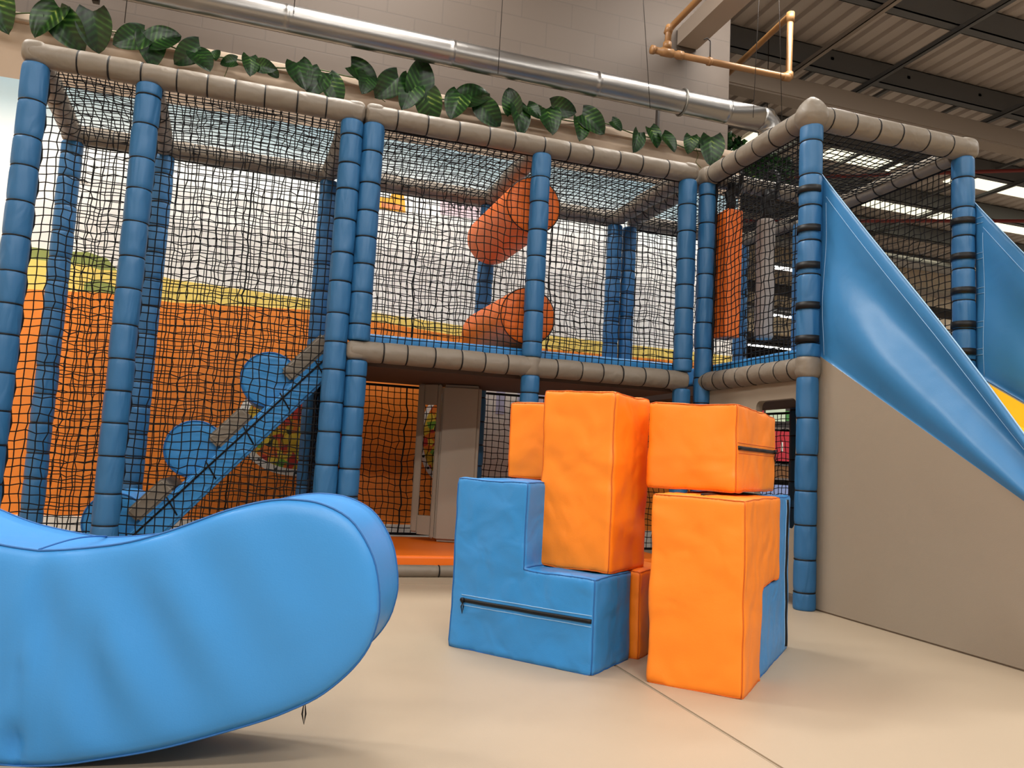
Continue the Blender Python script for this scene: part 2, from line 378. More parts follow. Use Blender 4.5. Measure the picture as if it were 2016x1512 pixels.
def roof():
    V = []; Fc = []; x = -7.; i = 0
    prof = [(0, 0), (.13, 0), (.155, .045), (.205, .045)]
    while x < 34:
        for dx, dz in prof: V.append((x+dx, -7, 6.02+dz)); V.append((x+dx, 29, 6.02+dz))
        x += .23
    n = len(V)//2
    for k in range(n-1): Fc.append((2*k, 2*k+1, 2*k+3, 2*k+2))
    o = link('ceiling', pyd('ceiling', V, Fc, False), CEIL); tag(o, 'brown grey corrugated metal roof sheets', None, kind='structure')
    k = 2
    def trim(bm, m, lab=None):
        nonlocal k
        o = link('trim_%d' % k, bmm('trim', bm), m); o['kind'] = 'structure'; k += 1
        if lab: o['label'] = lab
        return o
    # C purlins along X
    for y in (-4.2, -2.5, -.8, .9, 2.6, 4.3, 6.4, 7.75, 9.55, 11.1, 12.7, 14.4, 16.1, 18, 20):
        x0 = 3.76 if 5.6 < y < 6.1 else (-7 if y < 5.7 else 3.0)
        bm = bmesh.new(); box(bm, (x0, y, 5.72), (34, y+.012, 6.0)); box(bm, (x0, y, 5.72), (34, y+.12, 5.732)); box(bm, (x0, y+.11, 5.72), (34, y+.122, 5.75)); box(bm, (x0, y-.0, 5.99), (34, y+.1, 6.0))
        trim(bm, STEEL)
    # angle braces along Y under the purlins
    for xx, m, z in ((5.95, WHITEST, 5.66), (7.0, STEEL, 5.66), (9.2, STEEL, 5.66), (11.6, STEEL, 5.66)):
        bm = bmesh.new(); box(bm, (xx, -3, z), (xx+.06, 18, z+.008)); box(bm, (xx, -3, z), (xx+.008, 18, z+.06)); trim(bm, m)
    # anti sag ties, short dark bars lying between purlins
    for xx in (6.4, 7.6, 8.8, 10.0, 11.2):
        for (ya, yb) in ((7.75, 9.55), (9.55, 11.1)):
            bm = bmesh.new(); box(bm, (xx, ya, 5.86), (xx+.05, yb, 5.9)); trim(bm, STEEL)
    bm = bmesh.new(); box(bm, (3.3, 7.35, 5.02), (34, 7.6, 5.27)); bmesh.ops.bevel(bm, geom=bm.edges[:], offset=.02, segments=2, affect='EDGES'); trim(bm, WHITEST, 'long cream boxed beam running under the roof')
    # haunch bracket on the wall
    bm = bmesh.new(); box(bm, (3.2, -5.9, 4.37), (3.40, 5.85, 4.52))
    trim(bm, WHITEST, 'cream painted steel beam coming out from the wall above the duct')
    # rooflights
    for n_, (x0, x1, y0, y1) in enumerate(((8.5, 10.0, 9.75, 10.6), (7.0, 7.7, 9.9, 11.0), (11.2, 14.5, 9.9, 10.6), (10.2, 13.0, 11.3, 12.2), (13.6, 16.5, 11.4, 12.2), (5.2, 5.8, 11.3, 12.2))):
        o = boxobj('window_%d' % (n_+1), (x0, y0, 6.0), (x1, y1, 6.015), SKYL); o['kind'] = 'structure'; o['label'] = 'pale yellow translucent rooflight panel'
    # far walls
    o = boxobj('wall_far', (3.4, 15.2, 3.9), (34, 15.4, 6.1), PALEW); o['kind'] = 'structure'
    o = boxobj('wall_back_far', (-7, 27, -.1), (34, 27.2, 6.1), DARKW); o['kind'] = 'structure'; o.name = 'wall_rear'
    o = boxobj('wall_right', (33, -7, -.1), (33.2, 28, 6.1), PALEW); o['kind'] = 'structure'
    o = boxobj('wall_left', (-6.2, -6, -.1), (-6, 6.1, 6.1), PALEW); o['kind'] = 'structure'
roof()

# ------------------------------------------------------------------ lamps
def lamps():
    first = None
    def make(loc, L_, label, power, group):
        t = empty('linear_light', loc, label, 'ceiling light', group)
        boxobj('housing', (loc[0]-L_/2, loc[1]-.06, loc[2]), (loc[0]+L_/2, loc[1]+.06, loc[2]+.06), STEEL, t)
        boxobj('light_tube', (loc[0]-L_/2+.02, loc[1]-.045, loc[2]-.03), (loc[0]+L_/2-.02, loc[1]+.045, loc[2]), TUBE, t, .01)
        for q in (-.4, .4): tubeobj('hanging_rod', [(loc[0]+q*L_, loc[1], loc[2]+.05), (loc[0]+q*L_, loc[1], 6.03)], .006, WIRE, t, 6)
        if power:
            la = bpy.data.lights.new('lamp_light', 'AREA'); la.shape = 'RECTANGLE'; la.size = L_; la.size_y = .35; la.energy = power; la.color = (1, .96, .90)
            lo = bpy.data.objects.new('lamp_light', la); COL.objects.link(lo); lo.location = (0, 0, -.06); lo.parent = t
    for i, (x, y, pw) in enumerate(LAMPS):
        make((x, y, 5.3), 1.6, 'long ceiling light above the play area', pw, 'lights above the play area')
    for (x, y) in ((8, -1), (8, 3), (13, 1), (13, 6.6), (19, 5), (17, 12.5), (19.5, 13.5), (24, 12)):  # lamps added out of view to brighten the hall roof and far wall
        make((x, y, 5.3), 1.6, 'long unseen ceiling light added to brighten the open hall on the right', 85, 'unseen lights added over the open hall')
    for (x, y, lab) in ((7.84, 10.55, 'top white linear light seen through the nets beside the tower'), (10.26, 13.8, 'middle white linear light in the far hall'), (12.7, 17.4, 'lowest and longest white linear light in the far hall')):
        make((x, y, 4.0), .62 if y < 12 else (.8 if y < 15 else 1.7), lab, 60, 'linear lights in the far hall')
lamps()

# ------------------------------------------------------------------ play frames
FX = dict(A=-1.209, B=-.696, C=.334, D=.452, E=1.447, F=2.436)
BX = dict(A=-1.265, B=-.740, C=.291, D=.408, E=1.421, F=2.421, K=2.545, H=3.54)
R_ = .058
def frame_left():
    root = empty('play_frame', (-.45, YF, 0), 'left netted climbing cage of tall blue padded posts around the sloping steps', 'play structure')
    for k in 'ABC':
        padded('post', root, (FX[k], YF, 0), (FX[k], YF, ZT-.055), R_+.004, BLUEP, seed=ord(k))
        padded('post', root, (BX[k], YB, 0), (BX[k], YB, ZT-.055), R_+.004, BLUEP, seed=ord(k)+1)
    padded('top_beam', root, (FX['A']-.03, YF, ZT), (FX['C']+.05, YF, ZT), R_+.002, BEIGE, step=.155, off=.2, seed=3)
    padded('top_beam', root, (BX['A'], YB, ZT), (BX['C'], YB, ZT), R_, BEIGE, step=.155)
    for k in 'ABC': padded('top_beam', root, (FX[k], YF+.05, ZT-.005), (BX[k], YB-.05, ZT-.005), R_, BEIGE, step=.16, seed=9)
    sleeve(root, FX['A']-.01, YF, ZT+.004, .055, BEIGE, .014); sleeve(root, FX['C']+.012, YF, ZT+.003, .053, BEIGE, .01)
    sleeve(root, BX['A'], YB, ZT, .062, BEIGE); 
    a, b, c = FX['A'], FX['B'], FX['C']
    net(root, (a+.05, YF+.03, .03), (1, 0, 0), (0, 0, 1), b-a-.09, ZT-.07, seed=1, sag=.03)
    net(root, (b+.05, YF+.03, .03), (1, 0, 0), (0, 0, 1), c-b-.09, ZT-.07, seed=2, sag=.03)
    a2, b2, c2 = BX['A'], BX['B'], BX['C']
    net(root, (a2+.04, YB+.03, .05), (1, 0, 0), (0, 0, 1), b2-a2-.07, ZT-.1, seed=3)
    net(root, (b2+.04, YB+.03, .05), (1, 0, 0), (0, 0, 1), c2-b2-.07, ZT-.1, seed=4, seam=True)
    net(root, (a+.0, YF+.06, ZT-.02), (a2-a, YB-YF, 0), (1, 0, 0), YB-YF-.1, b-a, seed=5, sag=-.03)
    net(root, (b+.0, YF+.06, ZT-.02), (b2-b, YB-YF, 0), (1, 0, 0), YB-YF-.1, c-b, seed=6, sag=-.04)
    net(root, (c, YF+.06, .05), (c2-c, YB-YF, 0), (0, 0, 1), YB-YF-.1, ZD-.12, seed=71)
    padded('ground_beam', root, (a+.06, YF, .035), (c-.06, YF, .035), .035, BEIGE, step=.3)
frame_left()

def deck(root, x0, x1, y0, y1):
    boxobj('deck_board', (x0, y0, ZD-.07), (x1, y1, ZD-.005), DARKB, root)
    boxobj('deck_pad', (x0, y0+.01, ZD), (x1, y1-.02, ZD+.115), BLUE, root, .02, seg=3)
def frame_mid():
    root = empty('play_frame', (1.45, YF, 0), 'middle two storey play frame holding the orange rollers above a raised deck', 'play structure')
    for k in 'DEF':
        r = R_ if k != 'D' else R_+.003
        padded('post', root, (FX[k], YF, 0), (FX[k], YF, ZD-.055), r-.003, BLUEP, seed=ord(k))
        padded('post', root, (FX[k], YF, ZD+.055), (FX[k], YF, ZT-.055), r, BLUEP, seed=ord(k)+4)
        padded('post', root, (BX[k], YB, 0), (BX[k], YB, ZT-.055), R_, BLUEP, seed=ord(k)+1)
    padded('top_beam', root, (FX['D']-.04, YF, ZT), (FX['F']+.03, YF, ZT), R_, BEIGE, step=.165, off=.17, seed=4)
    padded('deck_beam', root, (FX['D']-.04, YF, ZD), (FX['F']+.02, YF, ZD), R_, BEIGE, step=.145, off=.18, seed=6)
    padded('top_beam', root, (BX['D'], YB, ZT), (BX['F'], YB, ZT), R_, BEIGE, step=.155)
    padded('deck_beam', root, (BX['D'], YB, ZD), (BX['F'], YB, ZD), R_, BEIGE, step=.155)
    for k in 'DEF':
        padded('top_beam', root, (FX[k], YF+.05, ZT-.005), (BX[k], YB-.05, ZT-.005), R_, BEIGE, step=.17, seed=2)
        padded('deck_beam', root, (FX[k], YF+.05, ZD-.01), (BX[k], YB-.05, ZD-.01), R_, BEIGE, step=.17, seed=2)
    sleeve(root, FX['D']-.0, YF, ZT+.004, .054, BEIGE, .012); sleeve(root, FX['F'], YF, ZT+.004, .053, BEIGE, .012)
    sleeve(root, FX['D']-.012, YF, ZD, .053, BEIGE); sleeve(root, FX['E'], YF, ZD, .061, BEIGE, name='joint_sleeve', sq=2.2)
    deck(root, FX['D']+.0, FX['F']-.0, YF+.07, YB-.06)
    d, e, f = FX['D'], FX['E'], FX['F']; d2, e2, f2 = BX['D'], BX['E'], BX['F']
    h = ZT-ZD-.1
    net(root, (d+.05, YF+.03, ZD+.05), (1, 0, 0), (0, 0, 1), e-d-.09, h, seed=11, sag=.02)
    net(root, (e+.05, YF+.03, ZD+.05), (1, 0, 0), (0, 0, 1), f-e-.09, h, seed=12, sag=.02)
    net(root, (d2+.04, YB+.03, ZD), (1, 0, 0), (0, 0, 1), e2-d2-.07, ZT-ZD-.05, seed=13, seam=True)
    net(root, (e2+.04, YB+.03, ZD), (1, 0, 0), (0, 0, 1), f2-e2-.07, ZT-ZD-.05, seed=14, seam=True)
    net(root, (d2+.04, YB+.03, .12), (1, 0, 0), (0, 0, 1), e2-d2-.07, ZD-.2, seed=15, seam=True)
    net(root, (e2+.04, YB+.03, .12), (1, 0, 0), (0, 0, 1), f2-e2-.07, ZD-.2, seed=16)
    net(root, (d, YF+.06, ZT-.02), (d2-d, YB-YF, 0), (1, 0, 0), YB-YF-.1, e-d, seed=17, sag=-.03)
    net(root, (e, YF+.06, ZT-.02), (e2-e, YB-YF, 0), (1, 0, 0), YB-YF-.1, f-e, seed=18, sag=-.03)
    padded('ground_beam', root, (d+.06, YF, .03), (e-.06, YF, .03), .033, BEIGE, step=.4)
    padded('ground_beam', root, (e+.06, YF, .03), (f-.06, YF, .03), .033, BEIGE, step=.4)
frame_mid()

GX, HX = 2.597, 3.615
def frame_tower():
    root = empty('play_frame', (3.1, YG, 0), 'right slide tower frame with beige top bars and pointed corner', 'play structure')
    padded('post', root, (GX, YG, 0), (GX, YG, ZD-.05), R_-.004, BLUEP, seed=5, step=.17)
    padded('post', root, (GX, YG, ZD+.05), (GX, YG, ZT-.055), R_, BLUEP, seed=8, step=.175)
    padded('post', root, (HX, YG, 0), (HX, YG, ZT-.055), R_, BLUEP, seed=12, step=.175)
    padded('post', root, (GX-.02, YF, 0), (GX-.02, YF, ZT-.055), R_-.003, BLUEP, seed=15)
    padded('post', root, (HX-.01, 4.66, 0), (HX-.01, 4.66, ZT-.055), R_-.004, BLUEP, seed=16)
    padded('post', root, (BX['K'], YB, 0), (BX['K'], YB, ZT-.055), R_-.003, BLUEP, seed=18)
    padded('post', root, (BX['H'], YB, 0), (BX['H'], YB, ZT-.055), R_-.003, BLUEP, seed=19)
    padded('top_beam', root, (GX-.01, YF+.04, ZT), (GX, YG, ZT), R_+.002, BEIGE, step=.15, off=.1)
    padded('top_beam', root, (GX+.03, YG, ZT), (HX+.04, YG, ZT), R_+.005, BEIGE, step=.165, off=.08)
    padded('top_beam', root, (HX, YG+.06, ZT-.02), (HX-.01, 4.62, ZT-.02), R_-.006, BEIGE, step=.16)
    padded('top_beam', root, (HX-.01, 4.70, ZT-.02), (BX['H'], YB-.05, ZT-.02), R_-.006, BEIGE, step=.16)
    padded('top_beam', root, (GX+.05, YF, ZT-.01), (HX-.05, YF, ZT-.01), R_-.006, BEIGE, step=.16)
    padded('top_beam', root, (BX['K'], YB, ZT), (BX['H']+.04, YB, ZT), R_-.004, BEIGE, step=.16)
    padded('top_beam', root, (GX-.02, YF+.06, ZT-.01), (BX['K'], YB-.05, ZT-.01), R_-.006, BEIGE, step=.16)
    padded('deck_beam', root, (GX-.01, YF+.04, ZD), (GX, YG-.02, ZD), R_, BEIGE, step=.11, off=.1)
    padded('deck_beam', root, (GX+.115, YG+.01, ZD), (HX-.06, YG+.01, ZD), R_, BEIGE, step=.16)
    padded('deck_beam', root, (HX, YG+.06, ZD), (BX['H'], YB, ZD), R_-.006, BEIGE, step=.16)
    sleeve(root, GX, YG, ZT-.004, .084, BEIGE, .03, sq=2.2, vb=.95); sleeve(root, HX+.012, YG, ZT, .058, BEIGE, .012, sq=4)
    sleeve(root, GX-.02, YF, ZT, .055, BEIGE, .01)
    sleeve(root, GX, YG, ZD, .062, BEIGE, name='joint_sleeve', sq=2.2)
    deck(root, GX+.03, HX-.02, YG+.03, YB-.06)
    h = ZT-ZD-.1
    net(root, (GX+.02, YG+.05, ZD+.05), (0, 1, 0), (0, 0, 1), YF-YG-.09, h, seed=21, sag=-.02)
    net(root, (HX+.01, YG+.05, ZD+.05), (0, 1, 0), (0, 0, 1), 4.66-YG-.09, h-.02, seed=22, sag=-.02)
    net(root, (HX-.0, 4.71, ZD+.05), (BX['H']-HX, YB-4.66, 0), (0, 0, 1), YB-4.66-.09, h-.02, seed=23)
    net(root, (BX['K']+.04, YB+.03, ZD+.05), (1, 0, 0), (0, 0, 1), BX['H']-BX['K']-.07, h, seed=24, seam=True)
    net(root, (GX+.02, YG+.05, ZT-.02), (1, 0, 0), (0, 1, 0), HX-GX-.04, YF-YG-.08, seed=25, sag=-.05)
    net(root, (GX-.02, YF+.05, ZT-.02), (1, 0, 0), (0, 1, 0), HX-GX-.04, YB-YF-.08, seed=26, sag=-.04)
    net(root, (HX+.01, YG+.05, .05), (0, 1, 0), (0, 0, 1), 4.66-YG-.09, ZD-.15, seed=27)
    net(root, (BX['K']+.04, YB+.03, .05), (1, 0, 0), (0, 0, 1), BX['H']-BX['K']-.07, ZD-.15, seed=28)
    net(root, (HX-.0, 4.71, .05), (BX['H']-HX, YB-4.66, 0), (0, 0, 1), YB-4.66-.09, ZD-.15, seed=29)
    # side panel with rounded window under the deck
    bm = bmesh.new(); y0, y1, z0, z1 = YG+.06, YF-.05, .06, ZD-.05
    def rr(y0, y1, z0, z1, r, n=6):
        pts = []
        for cy, cz, a0 in ((y1-r, z1-r, 0), (y0+r, z1-r, 90), (y0+r, z0+r, 180), (y1-r, z0+r, 270)):
            for i in range(n+1): a = math.radians(a0+90*i/n); pts.append((cy+r*math.cos(a), cz+r*math.sin(a)))
        return pts
    inn = rr(3.375, 3.72, .38, 1.052, .035); k = len(inn)
    def outer(p):
        cy, cz = (3.375+3.72)/2, (.38+1.052)/2; dy, dz = p[0]-cy, p[1]-cz
        s = min((y1-cy)/dy if dy > 1e-9 else ((y0-cy)/dy if dy < -1e-9 else 1e9), (z1-cz)/dz if dz > 1e-9 else ((z0-cz)/dz if dz < -1e-9 else 1e9))
        return (cy+dy*s, cz+dz*s)
    out = [outer(p) for p in inn]
    # insert exact outer corners by snapping nearest points
    for cor in ((y0, z0), (y0, z1), (y1, z0), (y1, z1)):
        i = min(range(k), key=lambda q: (out[q][0]-cor[0])**2+(out[q][1]-cor[1])**2); out[i] = cor
    lay = []
    for X in (GX+.005, GX+.045):
        lay.append(([bm.verts.new((X, y, z)) for y, z in inn], [bm.verts.new((X, y, z)) for y, z in out]))
    for i in range(k):
        j = (i+1) % k
        bm.faces.new((lay[0][0][i], lay[0][0][j], lay[0][1][j], lay[0][1][i])); bm.faces.new((lay[1][0][i], lay[1][1][i], lay[1][1][j], lay[1][0][j]))
        bm.faces.new((lay[0][0][i], lay[1][0][i], lay[1][0][j], lay[0][0][j])); bm.faces.new((lay[0][1][i], lay[0][1][j], lay[1][1][j], lay[1][1][i]))
    put(link('window_panel', bmm('window_panel', bm), BEIGEP), root)
frame_tower()

# ------------------------------------------------------------------ slide
def slide():
    root = empty('slide', (3.13, 2.2, 0), 'yellow slide with beige side panel and blue guard sheets running down from the tower', 'slide')
    z0 = lambda y: 1.294-.597*(3.302-y)
    yend = 1.17
    # beige side panels (padded triangular wedge)
    for X0, X1 in ((2.648, 2.70), (3.57, 3.62)):
        bm = bmesh.new(); pts = [(3.29, .0), (3.29, z0(3.29)), (yend, max(.03, z0(yend))), (yend, 0)]
        a = [bm.verts.new((X0, y, z)) for y, z in pts]; b = [bm.verts.new((X1, y, z)) for y, z in pts]
        bm.faces.new(a); bm.faces.new(b[::-1])
        for i in range(4): bm.faces.new((a[i], a[(i+1) % 4], b[(i+1) % 4], b[i]))
        bmesh.ops.bevel(bm, geom=bm.edges[:], offset=.008, segments=2, affect='EDGES')
        put(link('side_panel', bmm('side_panel', bm), BEIGEP), root)
    # chute bed and inner walls
    V = []; Fc = []
    n = 24
    for i in range(n+1):
        y = 3.24-(3.24-yend)*i/n; z = z0(y)-.12
        if y < 1.7: z = max(z, .05)
        for X, dz in ((2.705, .115), (2.72, .02), (2.76, 0), (3.50, 0), (3.545, .02), (3.565, .13), (3.568, .13), (3.568, -.04), (2.703, -.04)): V.append((X, y, z+dz))
    k = 9
    for i in range(n):
        for j in range(k): Fc.append((i*k+j, i*k+(j+1) % k, (i+1)*k+(j+1) % k, (i+1)*k+j))
    Fc.append(tuple(range(k))); Fc.append(tuple(range(n*k, n*k+k))[::-1])
    put(link('chute', pyd('chute', V, Fc, False), YELLOW), root)
    # guards
    def guard(X, yh, ztop, straps, bend, sd):
        # corners: post edge (y=yh, z zb..ztop); outer edge slopes to meet the chute line
        zb = z0(yh)-.0; ye = 1.88
        nu, nv = 70, 30; V = []; Fc = []
        def upper(y):
            t = (yh-y)/(yh-ye)
            return ztop+(z0(ye)+.03-ztop)*(t*(1-.04*math.sin(math.pi*t))) if t < 1 else z0(ye)
        def off(y, v):
            s = (yh-y); zz = z0(y)
            w = math.sin(math.pi*min(1, s*1.3+.05))*math.sin(math.pi*v)
            f = .045*math.sin(v*6.6+s*.9+sd)*math.sin(math.pi*v)*min(1, s*2+.15)
            return -(bend*w+f)
        for side in (0, 1):
            for i in range(nu+1):
                y = yh-(yh-ye)*(i/nu)
                zl = z0(y)-.012; zu = upper(y)
                for j in range(nv+1):
                    v = j/nv; V.append((X+off(y, v)+(.012 if side else 0)*(1 if 0 < j < nv else .3), y, zl+(zu-zl)*v))
        S = (nu+1)*(nv+1)
        for side in (0, 1):
            for i in range(nu):
                for j in range(nv):
                    a = side*S+i*(nv+1)+j; q = (a, a+nv+1, a+nv+2, a+1); Fc.append(q if side == 0 else q[::-1])
        for i in range(nu):
            for jj in (0, nv):
                a = i*(nv+1)+jj; Fc.append((a, a+nv+1, a+nv+1+S, a+S))
        for j in range(nv): Fc.append((j, j+1, j+1+S, j+S)); 
        g = put(link('guard_sheet', pyd('guard_sheet', V, Fc), GUARD), root)
        # stitching
        def P(y, z, e=.003):
            zl = z0(y)-.012; zu = upper(y); v = (z-zl)/(zu-zl) if zu > zl else 0
            return (X+off(y, max(0, min(1, v)))-e, y, z)
        def sub(name, pts, r, m):
            o = link(name, pyd(name, *tube(pts, r, 5)), m); o.parent = g
        e1 = [P(yh-(yh-ye)*i/50, upper(yh-(yh-ye)*i/50)-.001, .001) for i in range(49)]; sub('edge_piping', e1, .0028, STITCH)
        y1 = yh-.055
        sub('stitch_line', [P(y1, z0(y1)+.01+(upper(y1)-.10-z0(y1))*i/30) for i in range(30)], .0013, STITCH)
        pts = []
        for i in range(44):
            y = y1-(y1-ye-.15)*i/43; pts.append(P(y, max(z0(y)+.012, upper(y)-.085)))
        sub('stitch_line', pts, .0013, STITCH)
        # straps round the post
        for zz in straps:
            n = 22; V2 = []; F2 = []; cx = GX if X < 3 else HX; r = R_+.004
            for i in range(n+1):
                a = math.radians(-75)+math.radians(300)*i/n*-1
                for (rr, dz) in ((r, -.018), (r+.003, -.018), (r+.003, .018), (r, .018)): V2.append((cx+rr*math.cos(a), YG+rr*math.sin(a), zz+dz))
            for i in range(n):
                for j in range(4): F2.append((i*4+j, i*4+(j+1) % 4, (i+1)*4+(j+1) % 4, (i+1)*4+j))
            s = link('hook_strap', pyd('hook_strap', V2, F2), TIE); s.parent = g
            if X > 3:
                for dz in (-.016, .016): sub('stitch_line', [P(yh-.004-.05*i/4, zz+dz) for i in range(5)], .0012, STITCH)
    guard(2.652, 3.283, 2.236, (2.119, 1.912, 1.718, 1.511, 1.34), .02, 0)
    guard(3.655, 3.245, 2.21, (2.10, 1.90, 1.708, 1.52, 1.37), .02, 1.2)
slide()

# ------------------------------------------------------------------ soft blocks
U1 = Vector((.649, -.761, 0)); V1 = Vector((.802, .597, 0)); V1 = (V1-U1*V1.dot(U1)).normalized()
def soft_block(label, O, u, v, poly, th, m, seam_m, group, name='soft_block', puff=.010, seed=0, noise_s=.012, tilt=0):
    """poly in (u,z) plane at origin O, extruded th along v"""
    O = Vector(O); zmin = min(p[1] for p in poly)
    root = empty(name, tuple(O+u*(sum(p[0] for p in poly)/len(poly))+v*th/2+Vector((0, 0, zmin))), label, 'soft play block', group)
    bm = bmesh.new()
    a = [bm.verts.new(O+u*p[0]+Vector((0, 0, p[1]))) for p in poly]; b = [bm.verts.new(O+u*p[0]+Vector((0, 0, p[1]))+v*th) for p in poly]
    n = len(poly); bm.faces.new(a); bm.faces.new(b[::-1])
    for i in range(n): bm.faces.new((a[i], b[i], b[(i+1) % n], a[(i+1) % n]))
    me = bmm('cover', bm); o = put(link('cover', me, m), root)
    # remesh + smooth for rounded foam corners
    md = o.modifiers.new('r', 'REMESH'); md.mode = 'VOXEL'; md.voxel_size = .009; md.use_smooth_shade = True
    md = o.modifiers.new('s', 'SMOOTH'); md.factor = .5; md.iterations = 3
    tx = bpy.data.textures.new('puff', 'CLOUDS'); tx.noise_scale = .13; tx.noise_depth = 1
    md = o.modifiers.new('d', 'DISPLACE'); md.texture = tx; md.strength = noise_s; md.mid_level = .34; md.texture_coords = 'GLOBAL'
    dg = bpy.context.evaluated_depsgraph_get(); me2 = bpy.data.meshes.new_from_object(o.evaluated_get(dg)); o.modifiers.clear(); o.data = me2; me2.name = 'cover'
    for vtx in me2.vertices:        # sits flat, never below its base
        if vtx.co.z < O.z+zmin: vtx.co.z = O.z+zmin
    def mesh_snap(pts, e=.0):
        from mathutils.bvhtree import BVHTree
        if not hasattr(root, '_x'): pass
        out = []
        for p in pts:
            l, nn, i, d = bv.find_nearest(Vector(p))
            out.append(l+nn*e if l else Vector(p))
        return out
    from mathutils.bvhtree import BVHTree
    bv = BVHTree.FromPolygons([v_.co for v_ in me2.vertices], [p.vertices[:] for p in me2.polygons])
    def dense(p, q, k=26): p = Vector(p); q = Vector(q); return [p.lerp(q, i/k) for i in range(k+1)]
    def seam(p, q):
        pts = mesh_snap(dense(p, q), .0008)
        s = link('seam', pyd('seam', *tube(pts, .0021, 5)), seam_m); put(s, root)
        return s
    W_ = lambda s, z, d=0: O+u*s+Vector((0, 0, z))+v*d
    for i in range(n):
        p, q = poly[i], poly[(i+1) % n]
        seam(W_(*p), W_(*q))
        seam(W_(p[0], p[1]), W_(p[0], p[1], th))
    def zipper(p, q, w=.0135, pull=True, out=None, stitch=None):
        pts = mesh_snap(dense(p, q, 40), .001)
        z = link('zipper', pyd('zipper', *tube(pts, w*.55, 6)), TIE); put(z, root); z['label'] = 'black zipper'
        d = (Vector(q)-Vector(p)).normalized()
        for sgn in (-1, 1):
            l, nn, i, dd = bv.find_nearest((Vector(p)+Vector(q))/2); side = nn.cross(d)*.017*sgn
            s = link('stitch_line', pyd('stitch_line', *tube(mesh_snap([x+side for x in dense(p, q, 40)], .0004), .0013, 5)), stitch or STITCH)
            s.parent = z
        if pull:
            l, nn, i, dd = bv.find_nearest(Vector(p)+d*.012); c = l+nn*.008
            V, Fc = join([tube([c+Vector((0, 0, .008)), c-Vector((0, 0, .008))], .006, 8), tube([c-Vector((0, 0, .006)), c+Vector((.004, 0, -.022)), c+Vector((.0, 0, -.045)), c+Vector((-.004, 0, -.022))], .0022, 6, True)])
            s = link('zip_pull', pyd('zip_pull', V, Fc), TIE); s.parent = z
    return root, W_, zipper
def blocks():
    P0 = Vector((.672, 2.715, 0)); Lp = lambda w=.553, h=.584, a=.29, s=.296: [(0, 0), (w, 0), (w, s), (a, s), (a, h), (0, h)]
    g = 'soft building blocks stacked beside the frame'
    r, Wf, zp = soft_block('large blue L shaped soft block lying left with horizontal zipper', P0, U1, V1, Lp(), .286, BLUE, BSTITCH, g)
    zp(Wf(.045, .165), Wf(.545, .165))
    # orange L behind it
    r, Wf, zp = soft_block('orange soft block standing on the floor behind the blue L block, mostly hidden', P0+U1*.035+V1*.30, U1, V1, Lp(.545, .582, .285, .296), .28, ORANGE, OSTITCH, g)
    # cube on top left
    C0 = P0+V1*.305+U1*.015
    soft_block('small orange cube block on top left of the stack', C0+Vector((0, 0, .588)), U1, V1, [(0, 0), (.262, 0), (.262, .292), (0, .292)], .275, ORANGE, OSTITCH, g, noise_s=.014)
    # tall orange on steps
    ut = Vector((math.cos(math.radians(-50)), math.sin(math.radians(-50)), 0)); vt = Vector((-ut.y, ut.x, 0))
    T = Vector((1.112, 2.374, .300))
    soft_block('tall orange upright block standing on the step of the blue L block', T-ut*.270, ut, vt, [(0, 0), (.270, 0), (.270, .598), (0, .605)], .292, ORANGE, OSTITCH, g, noise_s=.018)
    # right stack: orange gamma
    u0 = Vector((.689, -.725, 0)); d0 = Vector((.725, .689, 0)); O0 = Vector((1.179, 2.216, 0))
    # polygon in the (d0,z) plane, extruded along -u0 from the right face
    O1 = O0+u0*.288
    gam = [(0, 0), (.268, 0), (.268, .288), (.55, .288), (.55, .574), (0, .574)]
    r, Wf, zp = soft_block('tall orange hook shaped block at front right, resting on the floor', O1, d0, -u0, gam, .288, ORANGE, OSTITCH, g)
    zp(Wf(.03, .574, .14), Wf(.25, .574, .14), w=.010, pull=False, stitch=OSTITCH)
    # blue L under the overhang
    d1 = Vector((.715, .699, 0)).normalized(); u1 = Vector((d1.y, -d1.x, 0)); O2 = O1+d0*.272-u1*.004
    bl = [(0, 0), (.56, 0), (.56, .572), (.292, .572), (.292, .283), (0, .283)]
    r, Wf, zp = soft_block('blue L shaped block interlocked behind the orange hook block on the right', O2+u1*.0, d1, -u1, bl, .286, BLUE, BSTITCH, g)
    zp(Wf(.475, .56), Wf(.475, .02), pull=False)
    # top right orange
    dt = Vector((.74, .67, 0)).normalized(); wt = Vector((dt.y, -dt.x, 0)); Q = Vector((1.462, 2.19, .588))
    r, Wf, zp = soft_block('orange oblong block with black side zipper lying on top right', Q, dt, -wt, [(0, 0), (.575, 0), (.575, .283), (0, .287)], .30, ORANGE, OSTITCH, g, noise_s=.016)
    zp(Wf(.555, .150), Wf(.01, .145), w=.0135, pull=True, stitch=OSTITCH)
blocks()

